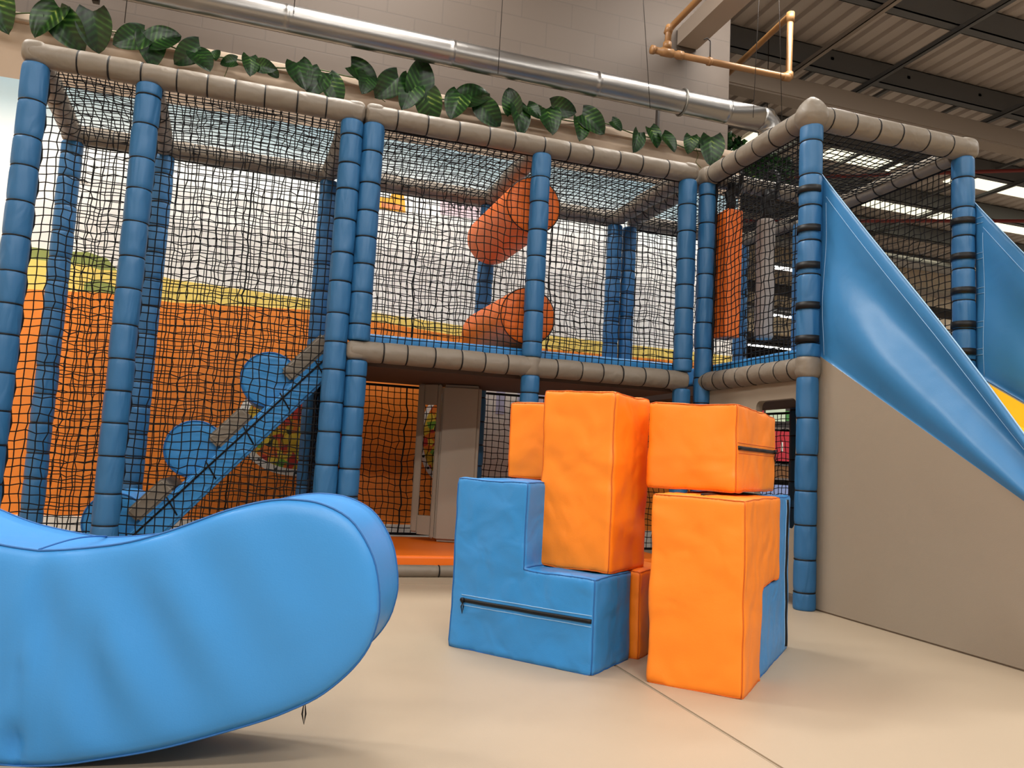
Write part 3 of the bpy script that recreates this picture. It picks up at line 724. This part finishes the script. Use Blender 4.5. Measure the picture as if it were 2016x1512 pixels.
# ------------------------------------------------------------------ rocker
def rocker():
    F = Vector((.294, .951, 0)).normalized(); Rh = Vector((F.y, -F.x, 0)); K = Vector((-.396, 1.819, 0))
    cx = -.02; T = .272
    topp = [(-.02, .421), (.045, .427), (.147, .444), (.228, .469), (.298, .498), (.348, .519), (.399, .536), (.445, .547), (.492, .5505), (.545, .545), (.599, .522), (.633, .487), (.662, .435), (.676, .375), (.679, .335)]
    botp = [(-.02, 0), (.06, .006), (.139, .020), (.239, .041), (.337, .069), (.456, .109), (.515, .134), (.574, .166), (.631, .218), (.664, .268), (.677, .318), (.679, .335)]
    n = 46
    def resample(p, n):
        d = [0]
        for i in range(1, len(p)): d.append(d[-1]+math.dist(p[i], p[i-1]))
        out = []
        for i in range(n+1):
            s = d[-1]*i/n; k = 0
            while k < len(d)-2 and d[k+1] < s: k += 1
            t = (s-d[k])/(d[k+1]-d[k]); a = p[max(k-1, 0)]; b = p[k]; c = p[k+1]; e = p[min(k+2, len(p)-1)]
            q = [.5*((2*b[j])+(-a[j]+c[j])*t+(2*a[j]-5*b[j]+4*c[j]-e[j])*t*t+(-a[j]+3*b[j]-3*c[j]+e[j])*t**3) for j in (0, 1)]
            out.append(q)
        return out
    tp = resample(topp, n); bp = resample(botp, n)
    tp = [(2*cx-x, z) for x, z in tp[::-1][:-1]]+[(x, z) for x, z in tp]
    bp = [(2*cx-x, z) for x, z in bp[::-1][:-1]]+[(x, z) for x, z in bp]
    N_ = len(tp); M_ = 28
    root = empty('rocking_boat', tuple(K+Rh*cx+F*T/2), 'large bright blue crescent soft rocker in the left foreground', 'soft play rocker')
    def face(side):
        V = []; 
        for i in range(N_):
            for j in range(M_+1):
                t = j/M_; x = tp[i][0]*(1-t)+bp[i][0]*t; z = tp[i][1]*(1-t)+bp[i][1]*t
                w = math.hypot(tp[i][0]-bp[i][0], tp[i][1]-bp[i][1])
                edge = min(t, 1-t)*w; e2 = min(edge, .02+min(i, N_-1-i)*.012)
                puff = .010*(1-math.exp(-e2/.012))+.014*(1-math.exp(-e2/.09))
                s = x-cx
                # soft folds fanning out from the dip
                fold = .010*math.sin(38*(s*.85-.55*(.45-z)*(1 if s > 0 else -1)))*math.exp(-((s-.22)/.25)**2)*math.sin(math.pi*t)**.7
                fold += .006*math.sin(60*s+9*z)*math.exp(-((s-.05)/.12)**2)*math.sin(math.pi*t)
                pin = -.022*math.exp(-((s+.005)/.018)**2-((z-.045)/.035)**2)-.006*math.exp(-((s-.002)/.008)**2)*(1 if z < .2 else 0)
                d = puff+fold*(edge > 0)+pin*(1 if edge > .002 else 0)
                p = K+Rh*x+Vector((0, 0, z))+F*((-d) if side == 0 else (T+d))
                V.append(p)
        Fc = []
        for i in range(N_-1):
            for j in range(M_):
                a = i*(M_+1)+j; q = (a, a+1, a+M_+2, a+M_+1); Fc.append(q if side == 0 else q[::-1])
        return V, Fc
    V, Fc = face(0); V2, F2 = face(1); S = len(V)
    V += V2; Fc += [tuple(i+S for i in f) for f in F2]
    # rim: columns across thickness
    loop = [i*(M_+1) for i in range(N_)]+[i*(M_+1)+M_ for i in range(N_-2, 0, -1)]
    kk = 8; base = len(V); k = len(loop)
    for idx in loop:
        a = V[idx]; b = V[idx+S]
        # outward normal approx from centre line
        for c in range(1, kk):
            t = c/kk; p = a.lerp(b, t); V.append(p)
    # outward bulge
    C2 = Vector((0, 0, 0))
    for li, idx in enumerate(loop):
        pa = V[loop[li-1]]; pb = V[loop[(li+1) % k]]; tg = (pb-pa).normalized(); nn = tg.cross(F); 
        for c in range(1, kk):
            t = c/kk; V[base+li*(kk-1)+c-1] = V[base+li*(kk-1)+c-1]+nn*(.010*math.sin(math.pi*t)**.6)*(-1)
    def rim(li, c):
        li %= k
        return loop[li] if c == 0 else (loop[li]+S if c == kk else base+li*(kk-1)+c-1)
    for li in range(k):
        for c in range(kk): Fc.append((rim(li, c), rim(li, c+1), rim(li+1, c+1), rim(li+1, c)))
    for i, v in enumerate(V):
        if v.z < 0: V[i] = Vector((v.x, v.y, 0.0))
    bm = bmesh.new(); vs = [bm.verts.new(v) for v in V]
    for f in Fc:
        try: bm.faces.new([vs[i] for i in f])
        except ValueError: pass
    bmesh.ops.remove_doubles(bm, verts=bm.verts, dist=.0004)
    bmm_ = bmm('cover', bm, True)
    o = put(link('cover', bmm_, ROCK), root)
    for side, off in ((0, -.0012), (1, T+.0012)):
        pts = [(V[idx+(S if side else 0)]) for idx in loop]
        s = put(link('seam', pyd('seam', *tube(pts, .0024, 5, True)), BSTITCH), root)
    # cross seam on the saddle
    i = N_//2-1
    pts = [K+Rh*(cx+.004*math.sin(c/10*math.pi))+Vector((0, 0, .4235+.0095*math.sin(math.pi*c/10)))+F*(T*c/10) for c in range(11)]
    put(link('seam', pyd('seam', *tube(pts, .002, 5)), BSTITCH), root)
    c = K+Rh*.535+F*.03+Vector((0, 0, .148))
    V3, F3 = tube([c+Vector((0, 0, .0)), c+Vector((.004, 0, -.03)), c+Vector((0.002, 0, -.05)), c+Vector((-.003, 0, -.03))], .002, 6, True)
    z = put(link('zip_pull', pyd('zip_pull', V3, F3), TIE), root); z['label'] = 'black zip pull hanging below the tip'
rocker()

# ------------------------------------------------------------------ climbing ramp
def ramp():
    root = empty('climbing_steps', (-.2, 4.75, 0), 'sloping blue climbing steps with rounded blue rolls behind the net', 'climbing steps')
    s = 1.118; y0, y1 = 4.47, 5.08
    zl = lambda x: 1.188+s*(x-.277)
    for ya, yb in ((y0, y0+.05), (y1-.05, y1)):
        bm = bmesh.new(); pts = [(-.67, .05), (-.67, zl(-.67)), (.37, zl(.37)), (.37, zl(.37)-.18), (-.56, .05)]
        a = [bm.verts.new((x, ya, z)) for x, z in pts]; b = [bm.verts.new((x, yb, z)) for x, z in pts]
        bm.faces.new(a); bm.faces.new(b[::-1])
        for i in range(5): bm.faces.new((a[i], b[i], b[(i+1) % 5], a[(i+1) % 5]))
        bmesh.ops.bevel(bm, geom=bm.edges[:], offset=.015, segments=3, affect='EDGES')
        put(link('stringer', bmm('stringer', bm), BLUE), root)
    # lacing rope along the stringer
    for dz in (-.045,): tubeobj('rope', [(-.72, y0-.004, zl(-.72)+dz), (.36, y0-.004, zl(.36)+dz)], .005, NETM, root)
    for k in range(6):
        x = -.6+k*.175; tubeobj('rope', [(x-.03, y0-.004, zl(x-.03)+.0), (x+.03, y0-.005, zl(x+.03)-.16)], .004, NETM, root)
    def strip(xa, xb):
        V = []; d = Vector((1, 0, s)).normalized(); n = Vector((-s, 0, 1)).normalized()
        bm = bmesh.new(); p = Vector((xa, 0, zl(xa))); q = Vector((xb, 0, zl(xb)))
        a = []; b = []
        for P_ in (p-n*.0, p+n*.088, q+n*.088, q-n*.0):
            a.append(bm.verts.new((P_.x, y0, P_.z))); b.append(bm.verts.new((P_.x, y1, P_.z)))
        bm.faces.new(a); bm.faces.new(b[::-1])
        for i in range(4): bm.faces.new((a[i], b[i], b[(i+1) % 4], a[(i+1) % 4]))
        bmesh.ops.bevel(bm, geom=bm.edges[:], offset=.014, segments=3, affect='EDGES')
        o = put(link('tread_pad', bmm('tread_pad', bm), BEIGE), root)
    for cx, cz in ((.01, 1.03), (-.345, .625), (-.70, .225)):
        n = 30; pts = [(cx+.15*math.cos(2*math.pi*i/n), cz+.15*math.sin(2*math.pi*i/n)) for i in range(n)]
        V = []; Fc = []; ks = [(y0+.052, .80), (y0+.054, .93), (y0+.062, 1.0), (y0+.07, 1.0), (y1-.01, 1.0), (y1, 1.0), (y1+.01, .93), (y1+.012, .8)]
        for y, q in ks:
            for (x, z) in pts: V.append((cx+(x-cx)*q, y, cz+(z-cz)*q))
        for i in range(len(ks)-1):
            for j in range(n): Fc.append((i*n+j, i*n+(j+1) % n, (i+1)*n+(j+1) % n, (i+1)*n+j))
        Fc.append(tuple(range(n-1, -1, -1))); Fc.append(tuple(range((len(ks)-1)*n, len(ks)*n)))
        o = put(link('step_roll', pyd('step_roll', V, Fc, False), BLUE), root)
        pp = link('piping', pyd('piping', *tube([(cx+.152*math.cos(2*math.pi*i/n), y0+.058, cz+.152*math.sin(2*math.pi*i/n)) for i in range(n)], .004, 5, True)), BSTITCH)
        pp.parent = o
    strip(.13, .34); strip(-.22, -.06); strip(-.58, -.42)
ramp()

# ------------------------------------------------------------------ rollers, bags, column, base mat
def rollers():
    for cz, lab in ((2.19, 'upper orange padded roller fixed across the upper deck'), (1.512, 'lower orange padded roller just above the deck')):
        root = empty('padded_roller', (1.44, 4.8, cz), lab, 'soft roller', 'orange rollers on the upper deck')
        n = 40; V = []; Fc = []; ra = .172
        ks = [(4.335, .0), (4.335, .6), (4.337, .93), (4.343, .975), (4.355, 1.0), (4.8, 1.0), (5.20, 1.0), (5.212, .97), (5.214, .6), (5.214, 0)]
        for y, q in ks:
            for j in range(n): a = 2*math.pi*j/n; V.append((1.443-(y-4.33)*.022+ra*q*math.cos(a), y, cz+ra*q*math.sin(a)))
        for i in range(len(ks)-1):
            for j in range(n): Fc.append((i*n+j, (i+1)*n+j, (i+1)*n+(j+1) % n, i*n+(j+1) % n))
        bm = bmesh.new(); me = pyd('cover', V, Fc); bm.from_mesh(me); bmesh.ops.remove_doubles(bm, verts=bm.verts, dist=.0005)
        bmesh.ops.subdivide_edges(bm, edges=[e for e in bm.edges if abs((e.verts[0].co-e.verts[1].co).y) > .2], cuts=8)
        put(link('cover', bmm('cover', bm, True), ORANGED), root)
        put(link('seam', pyd('seam', *tube([(1.443+.170*math.cos(2*math.pi*j/n), 4.340, cz+.170*math.sin(2*math.pi*j/n)) for j in range(n)], .003, 5, True)), TIE), root)
        tubeobj('axle', [(1.447, 4.30, cz), (1.425, 5.25, cz)], .02, TIE, root)
rollers()

def bags():
    def strap(root, x, y, z0, z1, sd):
        r = random.Random(sd)
        V, Fc = tube([(x, y, z0), (x+.012, y, z0+.06), (x-.008, y, z0+.12), (x+.02, y-.01, z1-.05), (x+.028, y-.012, z1)], [.03, .032, .03, .042, .05], 10)
        put(link('hanging_strap', pyd('hanging_strap', V, Fc), TIE), root)
        pts = [(x+.03, y, z1-.06)]
        put(link('strap_loop', pyd('strap_loop', *tube([(x+.03, y+.085*math.cos(a), ZT-.015+.085*math.sin(a)) for a in [2*math.pi*i/18 for i in range(18)]], .014, 6, True)), TIE), root)
    Ya = YF
    root = empty('punch_bag', (2.72, YF, 1.47), 'flat orange hanging punch bag inside the tower', 'punch bag', 'hanging bags in the tower')
    o = boxobj('bag', (2.635, 4.10, 1.475), (2.745, 4.24, 2.285), ORANGED, root, .012, smooth=False)
    strap(root, 2.69, 4.17, 2.285, 2.46, 1)
    root = empty('punch_bag', (3.0, YF, 1.5), 'tall grey hanging punch bag beside the orange bag', 'punch bag', 'hanging bags in the tower')
    bm = bmesh.new(); 
    V, Fc = tube([(2.96, 4.17, 1.50), (2.96, 4.17, 1.515), (2.96, 4.17, 2.255), (2.96, 4.17, 2.27)], [.05, .058, .058, .05], 20)
    put(link('bag', pyd('bag', V, Fc, False), GREYB), root)
    strap(root, 2.96, 4.17, 2.27, 2.46, 2)
bags()

def column():
    root = empty('squeeze_column', (1.08, 4.98, .11), 'tall grey brown padded column with narrow slot under the deck', 'padded column')
    Bp = Vector((1.083, 4.965, 0)); Rl = Vector((.952, -.30, 0)).normalized(); Fl = Vector((.30, .952, 0)).normalized()
    def prism(name, pts, z0, z1, bev=.012):
        bm = bmesh.new(); a = [bm.verts.new((p.x, p.y, z0)) for p in pts]; b = [bm.verts.new((p.x, p.y, z1)) for p in pts]
        n = len(pts); bm.faces.new(a[::-1]); bm.faces.new(b)
        for i in range(n): bm.faces.new((a[i], a[(i+1) % n], b[(i+1) % n], b[i]))
        if bev: bmesh.ops.bevel(bm, geom=bm.edges[:], offset=bev, segments=3, affect='EDGES')
        return put(link(name, bmm(name, bm), BEIGEP), root)
    # main body: broad flat board
    prism('board', [Bp, Bp+Rl*.26+Fl*.0, Bp+Rl*.26+Fl*.12, Bp+Fl*.12+Rl*.03], .112, 1.125, .02)
    # slotted wing angled back
    L0 = Bp-Rl*.155+Fl*.06; d = (Bp-L0)
    q0 = L0+d*.30; q1 = L0+d*.84; t = Fl*.045
    prism('wing', [L0, q0, q0+t, L0+t], .16, 1.125, .008); prism('wing', [q1, Bp+d*.02, Bp+d*.02+t, q1+t], .13, 1.125, .008)
    prism('wing', [q0, q1, q1+t, q0+t], .99, 1.12, .0); prism('wing', [q0, q1, q1+t, q0+t], .15, .27, .0)
column()

def basemat():
    o = boxobj('base_mat', (FX['D']+.02, YF-.035+.07, 0), (FX['F'], YB-.03, .108), mat('orange_mat_vinyl', rgb(238, 112, 18), .45, .04, 200, .05, 3), None, .014, seg=3)
    tag(o, 'long orange padded floor mat under the middle frame', 'mat')
    o = boxobj('base_mat', (FX['A']+.02, YF+.04, 0), (FX['C']-.07, YB-.03, .03), mat('cream_mat_vinyl', rgb(205, 188, 165), .5), None, .01)
    tag(o, 'thin cream mat under the left netted cage', 'mat')
basemat()

# ------------------------------------------------------------------ duct, pipes, wires
def services():
    y, z, r = 5.43, 3.625, .097
    root = empty('air_duct', (0, y, z), 'long shiny galvanised air duct running along the wall', 'duct')
    n = 36; V = []; Fc = []; ks = []
    x = -5.9
    while x < 3.86:
        ks += [(x, r), (x+.01, r), (x+.4, r), (x+.8, r), (x+1.12, r), (x+1.14, r), (x+1.143, r+.002), (x+1.162, r+.002), (x+1.165, r)]; x += 1.17
    for x, rr in ks:
        for j in range(n): a = 2*math.pi*j/n; V.append((min(x, 3.86), y+rr*math.cos(a), z+rr*math.sin(a)))
    for i in range(len(ks)-1):
        for j in range(n): Fc.append((i*n+j, (i+1)*n+j, (i+1)*n+(j+1) % n, i*n+(j+1) % n))
    put(link('pipe', pyd('pipe', V, Fc), METAL), root)
    Vv, Ff = tube([(3.86-.09+.11*math.sin(a), y, z-.06-.11*(1-math.cos(a))+.06) for a in [math.radians(q) for q in range(0, 91, 10)]], r+.004, 28)
    put(link('outlet_elbow', pyd('outlet_elbow', Vv, Ff), METAL), root)
    for X in (3.03, -1.7):
        ring = [(X, y+(r+.006)*math.cos(2*math.pi*i/30), z+(r+.006)*math.sin(2*math.pi*i/30)) for i in range(30)]
        put(link('clamp_ring', pyd('clamp_ring', *tube(ring, .010, 6, True)), mat('clamp_metal%d' % X, rgb(130, 128, 122), .4, metal=.8)), root)
        boxobj('wall_strut', (X-.11, y+.20, z-r-.16), (X-.09, y+.24, z+.02), WIRE, root)
    boxobj('hanger_post', (-1.30, 5.52, 3.52), (-1.26, 5.56, 4.6), WIRE, root)
    # tan gas pipe
    p = [(2.85, -5.9, 4.17), (2.85, 5.2, 4.17), (2.845, 5.27, 4.165), (2.82, 5.3, 4.12), (2.81, 5.3, 3.96)]
    root = empty('gas_pipe', (2.81, 5.3, 3.9), 'tan painted gas pipe with square bends beside the duct end', 'pipe')
    tubeobj('pipe_run', p, .026, TANP, root, 12)
    tubeobj('pipe_run', [(2.69, 5.3, 3.935), (3.935, 5.3, 3.965), (3.955, 5.3, 3.985), (3.96, 5.3, 4.50), (3.965, 5.33, 4.525), (4.05, 6.4, 4.525), (4.05, 9, 4.525)], .026, TANP, root, 12)
    for (a, b) in (((2.67, 5.3, 3.935), (2.70, 5.3, 3.935)), ((2.76, 5.3, 3.937), (2.86, 5.3, 3.94)), ((2.90, 5.3, 3.94), (2.95, 5.3, 3.942)), ((3.18, 5.3, 3.946), (3.21, 5.3, 3.947)), ((3.90, 5.3, 3.964), (3.965, 5.3, 3.967)), ((3.958, 5.3, 3.96), (3.958, 5.3, 4.01)), ((3.96, 5.3, 4.46), (3.962, 5.3, 4.54)), ((2.81, 5.3, 3.97), (2.811, 5.3, 4.02)), ((2.812, 5.3, 4.10), (2.83, 5.3, 4.16))):
        tubeobj('fitting', [a, b], .034, TANP, root, 12)
    tubeobj('support_hook', [(3.2, 5.3, 3.96), (3.2, 5.3, 4.12), (3.17, 5.3, 4.14), (3.14, 5.3, 4.12)], .006, WIRE, root, 6)
    for i, (a, b) in enumerate((((-.03, 5.3, 3.60), (-.02, 5.3, 6.0)), ((1.42, 5.25, 3.45), (1.43, 5.25, 6.0)), ((2.63, 5.2, 3.4), (2.35, 5.2, 6.0)), ((3.55, 5.2, 3.5), (3.62, 5.2, 6.0)), ((3.86, 5.25, 3.55), (3.70, 5.2, 6.0)), ((-1.05, 5.3, 3.3), (-1.05, 5.3, 6.0)))):
        o = tubeobj('hanging_wire', [a, b], .003, WIRE, None, 6)
        tag(o, ['thin wire hanging in front of the duct, second from left', 'thin vertical wire crossing the duct above the double posts', 'thin slanted wire crossing the right part of the duct', 'dark wire hanging by the wall corner and tan pipe', 'slanted wire hanging inside the tan pipe loop', 'leftmost thin wire hanging above the ivy'][i], 'wire', 'wires hanging from the roof')
services()

# ------------------------------------------------------------------ ivy
def leaf_material():
    m = bpy.data.materials.new('ivy_leaf'); m.use_nodes = True; N = m.node_tree.nodes; L = m.node_tree.links
    b = N['Principled BSDF']; b.inputs['Roughness'].default_value = .32
    tc = N.new('ShaderNodeTexCoord'); sp = N.new('ShaderNodeSeparateXYZ'); L.new(tc.outputs['Object'], sp.inputs[0])
    # veins: |x| rises, waves sweep towards the tip
    ab = N.new('ShaderNodeMath'); ab.operation = 'ABSOLUTE'; L.new(sp.outputs[0], ab.inputs[0])
    ma = N.new('ShaderNodeMath'); ma.operation = 'MULTIPLY_ADD'; ma.inputs[1].default_value = .75; L.new(ab.outputs[0], ma.inputs[0]); L.new(sp.outputs[1], ma.inputs[2])
    mu = N.new('ShaderNodeMath'); mu.operation = 'MULTIPLY'; mu.inputs[1].default_value = 150; L.new(ma.outputs[0], mu.inputs[0])
    si = N.new('ShaderNodeMath'); si.operation = 'SINE'; L.new(mu.outputs[0], si.inputs[0])
    no = N.new('ShaderNodeTexNoise'); no.inputs['Scale'].default_value = 7; L.new(tc.outputs['Object'], no.inputs['Vector'])
    ob = N.new('ShaderNodeObjectInfo')
    ad = N.new('ShaderNodeMath'); ad.operation = 'MULTIPLY_ADD'; ad.inputs[1].default_value = .16; L.new(si.outputs[0], ad.inputs[0]); L.new(no.outputs['Fac'], ad.inputs[2])
    a2 = N.new('ShaderNodeMath'); a2.operation = 'MULTIPLY_ADD'; a2.inputs[1].default_value = .16; L.new(ob.outputs['Random'], a2.inputs[0]); L.new(ad.outputs[0], a2.inputs[2])
    cr = N.new('ShaderNodeValToRGB'); L.new(a2.outputs[0], cr.inputs[0]); e = cr.color_ramp.elements
    e[0].position = .3; e[0].color = rgb(16, 40, 18); e[1].position = .98; e[1].color = rgb(168, 184, 96)
    for p, c in ((.66, rgb(30, 68, 28)), (.88, rgb(66, 112, 46))): q = e.new(p); q.color = c
    L.new(cr.outputs[0], b.inputs['Base Color']); return m
LEAFM = leaf_material()
def leaf_mesh(seed):
    r = random.Random(seed); V = []; Fc = []; n = 14; k = 6; curl = .12+.2*r.random(); tw = (r.random()-.5)*.3
    # y from 0 (stem notch) to -1 (tip); width profile heart shaped
    for i in range(n+1):
        t = i/n; w = .43*math.sin(math.pi*min(1, t*.88+.12)**.85)**.62
        if i == n: w = .0
        for j in range(-k, k+1):
            s = j/k; lobe = .10*(1-t)**2*abs(s)**1.2*(1 if True else 0)
            x = w*s; y = -t+lobe*1.3
            z = .16*abs(s)**1.3*w*2-curl*t*t+.012*math.sin(j*2.6+i*.5)+tw*s*t*.3
            V.append((x*.25, (y+.02)*.25, z*.25))
    m = 2*k+1
    for i in range(n):
        for j in range(m-1): Fc.append((i*m+j, i*m+j+1, (i+1)*m+j+1, (i+1)*m+j))
    me = pyd('leaf', V, Fc); me.materials.append(LEAFM); return me
def ivy():
    Lm = [leaf_mesh(s) for s in range(5)]
    # x, z, size, in-plane turn (degrees, 0 = tip down)
    spec = [(-1.83, 3.37, .24, 20), (-1.55, 3.36, .25, -30), (-1.44, 3.33, .24, 40), (-1.28, 3.37, .25, 10), (-1.05, 3.33, .2, -60), (-.93, 3.32, .22, 15), (-.86, 3.38, .2, 120),
            (-.69, 3.32, .2, -50), (-.60, 3.27, .18, 40), (-.52, 3.34, .08, 160), (-.43, 3.31, .11, -80), (-.29, 3.31, .14, 10), (-.19, 3.31, .12, 80), (-.14, 3.30, .09, 60),
            (.05, 3.31, .21, 20), (.17, 3.28, .2, -20), (.28, 3.26, .2, 35), (.49, 3.41, .23, 70), (.51, 3.33, .16, -10), (.68, 3.36, .22, -45), (.83, 3.33, .24, -10), (.90, 3.45, .26, 170),
            (.99, 3.27, .23, 15), (1.19, 3.31, .22, -20), (1.33, 3.41, .24, 120), (1.45, 3.30, .21, 50), (1.62, 3.41, .18, -160), (1.70, 3.30, .21, 20), (1.80, 3.37, .14, 45), (1.94, 3.33, .22, 10), (2.04, 3.43, .19, 80),
            (2.20, 3.30, .18, 5), (2.30, 3.38, .22, 60), (2.52, 3.40, .11, 60), (2.71, 3.30, .17, -10), (2.86, 3.37, .16, 30), (2.99, 3.34, .17, 40), (3.20, 3.37, .14, -10), (3.27, 3.38, .1, 60), (3.40, 3.35, .24, 0)]
    root = empty('ivy_garland', (1, 5.64, 3.4), 'artificial variegated ivy garland pinned along the wall above the frame', 'ivy garland')
    pts = []
    xs = [s[0] for s in spec]
    for i in range(120):
        x = -2.4+i*(3.45+2.4)/119; pts.append((x, 5.655+.01*math.sin(x*9), 3.39+.03*math.sin(x*3.3)+.015*math.sin(x*11)))
    tubeobj('stem', pts, .005, mat('ivy_stem', rgb(78, 92, 48), .6), root, 6)
    for X, dz in ((-.46, .22), (.62, .12), (3.3, .18)):
        tubeobj('tendril', [(X, 5.655, 3.38), (X+.02, 5.64, 3.38-dz*.4), (X+.0, 5.645, 3.38-dz*.75), (X+.05, 5.64, 3.38-dz)], .003, mat('tendril%d' % int(X*10), rgb(96, 108, 56), .6), root, 5)
    r = random.Random(3)
    for i, (x, z, s, a) in enumerate(spec):
        o = bpy.data.objects.new('leaf', Lm[i % 5]); COL.objects.link(o); o.parent = root
        o.matrix_parent_inverse = Matrix.Translation(-root.location)
        k = s/.24
        A = math.radians(a)
        # leaf base sits up from its centre, face towards the room
        bx = x+.12*k*math.sin(-A)*-1*-1; bz = z+.12*k*math.cos(A)
        M = Matrix.Translation((x-.10*k*math.sin(A), 5.585-.02*r.random(), z+.10*k*math.cos(A))) @ Matrix.Rotation(-A, 4, 'Y') @ Matrix.Rotation(math.radians(90+r.uniform(-28, 8)), 4, 'X') @ Matrix.Rotation(r.uniform(-.35, .35), 4, 'Y') @ Matrix.Scale(k*1.0, 4)
        o.matrix_basis = M
ivy()

def hanging_plants():
    for (x, y, z, r, lab) in ((4.85, 7.6, 4.28, .30, 'round green hanging plant seen left behind the tower post'), (5.45, 7.7, 4.2, .32, 'round green hanging plant seen right behind the tower post')):
        root = empty('hanging_plant', (x, y, z), lab, 'hanging plant', 'round plants hanging from the roof')
        rn = random.Random(int(x*10)); V = []; Fc = []
        for i in range(420):
            a = rn.random()*6.28; c = rn.uniform(-1, 1); s = math.sqrt(1-c*c); q = r*rn.uniform(.55, 1)
            p = Vector((x+q*s*math.cos(a), y+q*s*math.sin(a), z+q*c*.8))
            u = Vector((rn.uniform(-1, 1), rn.uniform(-1, 1), rn.uniform(-1, 1))).normalized(); v = u.cross(Vector((rn.random(), .3, .5))).normalized()
            l = .09; w = .03; b = len(V)
            V += [p-u*l*.5, p-v*w, p+u*l*.5, p+v*w, p+u.cross(v)*.012]
            Fc += [(b, b+1, b+4), (b+1, b+2, b+4), (b+2, b+3, b+4), (b+3, b, b+4)]
        put(link('foliage', pyd('foliage', V, Fc), LEAFM), root)
        tubeobj('hanging_cord', [(x, y, z), (x, y, 5.9)], .005, WIRE, root, 5)
hanging_plants()

# ------------------------------------------------------------------ far hall contents
def far_hall():
    def t(o, l, c, g=None): return tag(o, l, c, g)
    # display unit seen through the window of the side panel
    root = empty('display_stand', (5.2, 6.85, 0), 'dark display stand with red goods seen through the panel window', 'display stand')
    M = Matrix.Translation((5.1, 6.85, 0)) @ Matrix.Rotation(-.3, 4, 'Z')
    def b(n, lo, hi, m): return boxobj(n, lo, hi, m, root, 0, M)
    dk = mat('stand_dark', rgb(52, 44, 42), .7); rd = mat('stand_red', rgb(196, 44, 60), .6)
    b('back_panel', (-.6, .1, 0), (.9, .14, 1.5), dk)
    for z in (.10, .60, .745, 1.11): b('shelf', (-.6, -.15, z), (.9, .1, z+.02), mat('stand_shelf%d' % int(z*100), rgb(110, 102, 98), .6))
    b('side', (-.62, -.15, 0), (-.6, .14, 1.5), dk); b('side', (.9, -.15, 0), (.92, .14, 1.5), dk)
    b('red_panel', (-.5, -.17, .79), (.6, -.15, 1.09), rd)
    for i in range(5): b('white_stripe', (-.32+i*.13, -.175, .88), (-.30+i*.13, -.17, .98), WHITE)
    b('sign', (-.22, -.17, 1.19), (-.02, -.15, 1.32), mat('stand_sign', rgb(214, 232, 206), .5)); b('sign', (-.02, -.165, 1.2), (.02, -.15, 1.3), mat('stand_green', rgb(70, 140, 70), .5)); b('sign', (-.42, -.17, 1.2), (-.24, -.15, 1.34), rd)
    b('box_stack', (-.1, -.14, .62), (.5, .05, .74), mat('stand_brown', rgb(130, 88, 50), .6)); b('box_stack', (-.4, -.14, .62), (-.12, .05, .71), WHITE)
    b('lilac_panel', (-.5, -.16, .40), (.6, -.15, .55), mat('stand_lilac', rgb(150, 170, 225), .6))
    # pipes and ducts under the far roof
    for i, (y, z, r, m, lab) in enumerate(((12.2, 5.05, .12, METAL, 'far silver duct crossing behind the slide tower, upper'), (12.9, 4.72, .09, WHITEST, 'far cream duct crossing behind the slide tower'), (13.4, 4.45, .12, WIRE, 'far dark pipe crossing behind the slide tower'), (14.2, 4.2, .12, METAL, 'far silver duct crossing behind the slide tower, lower'))):
        o = tubeobj('far_duct', [(7, y, z), (30, y+.2, z-.1)], r, m, None, 12); t(o, lab, 'duct', 'ducts in the far hall')
    rp = mat('red_sprinkler', rgb(120, 36, 30), .5)
    for i, (y, z) in enumerate(((9.3, 4.9), (8.4, 5.5))):
        o = tubeobj('sprinkler_pipe', [(6.2+i, y+2.5, z), (13, y-1, z)], .03, rp, None, 8); t(o, ['dark red sprinkler pipe seen through the tower net', 'dark red sprinkler pipe above the tower corner'][i], 'pipe')
    # tall racking in the dark end of the hall
    rk = mat('racking_dark', rgb(70, 58, 50), .7)
    for i, x in enumerate((9.5, 13.5, 17.5)):
        root = empty('storage_rack', (x, 19, 0), 'dark storage rack in the far hall, ' + ['nearest the hanging bags', 'behind the slide tower', 'behind the right tower post'][i], 'rack', 'racks in the far hall')
        for z in (1, 2, 3): boxobj('shelf', (x-1.8, 18.6, z), (x+1.8, 19.4, z+.08), rk, root)
        for q in (-1.8, 0, 1.75): boxobj('upright', (x+q, 18.6, -.05), (x+q+.06, 18.66, 3.4), rk, root)
        rr = random.Random(i)
        for z in (1.08, 2.08):
            for q in range(6):
                boxobj('carton', (x-1.6+q*.55, 18.7, z), (x-1.6+q*.55+.42, 19.2, z+rr.uniform(.3, .6)), mat('carton%d%d%d' % (i, int(z), q), rgb(rr.randint(90, 190), rr.randint(80, 150), rr.randint(60, 120)), .7), root)
far_hall()
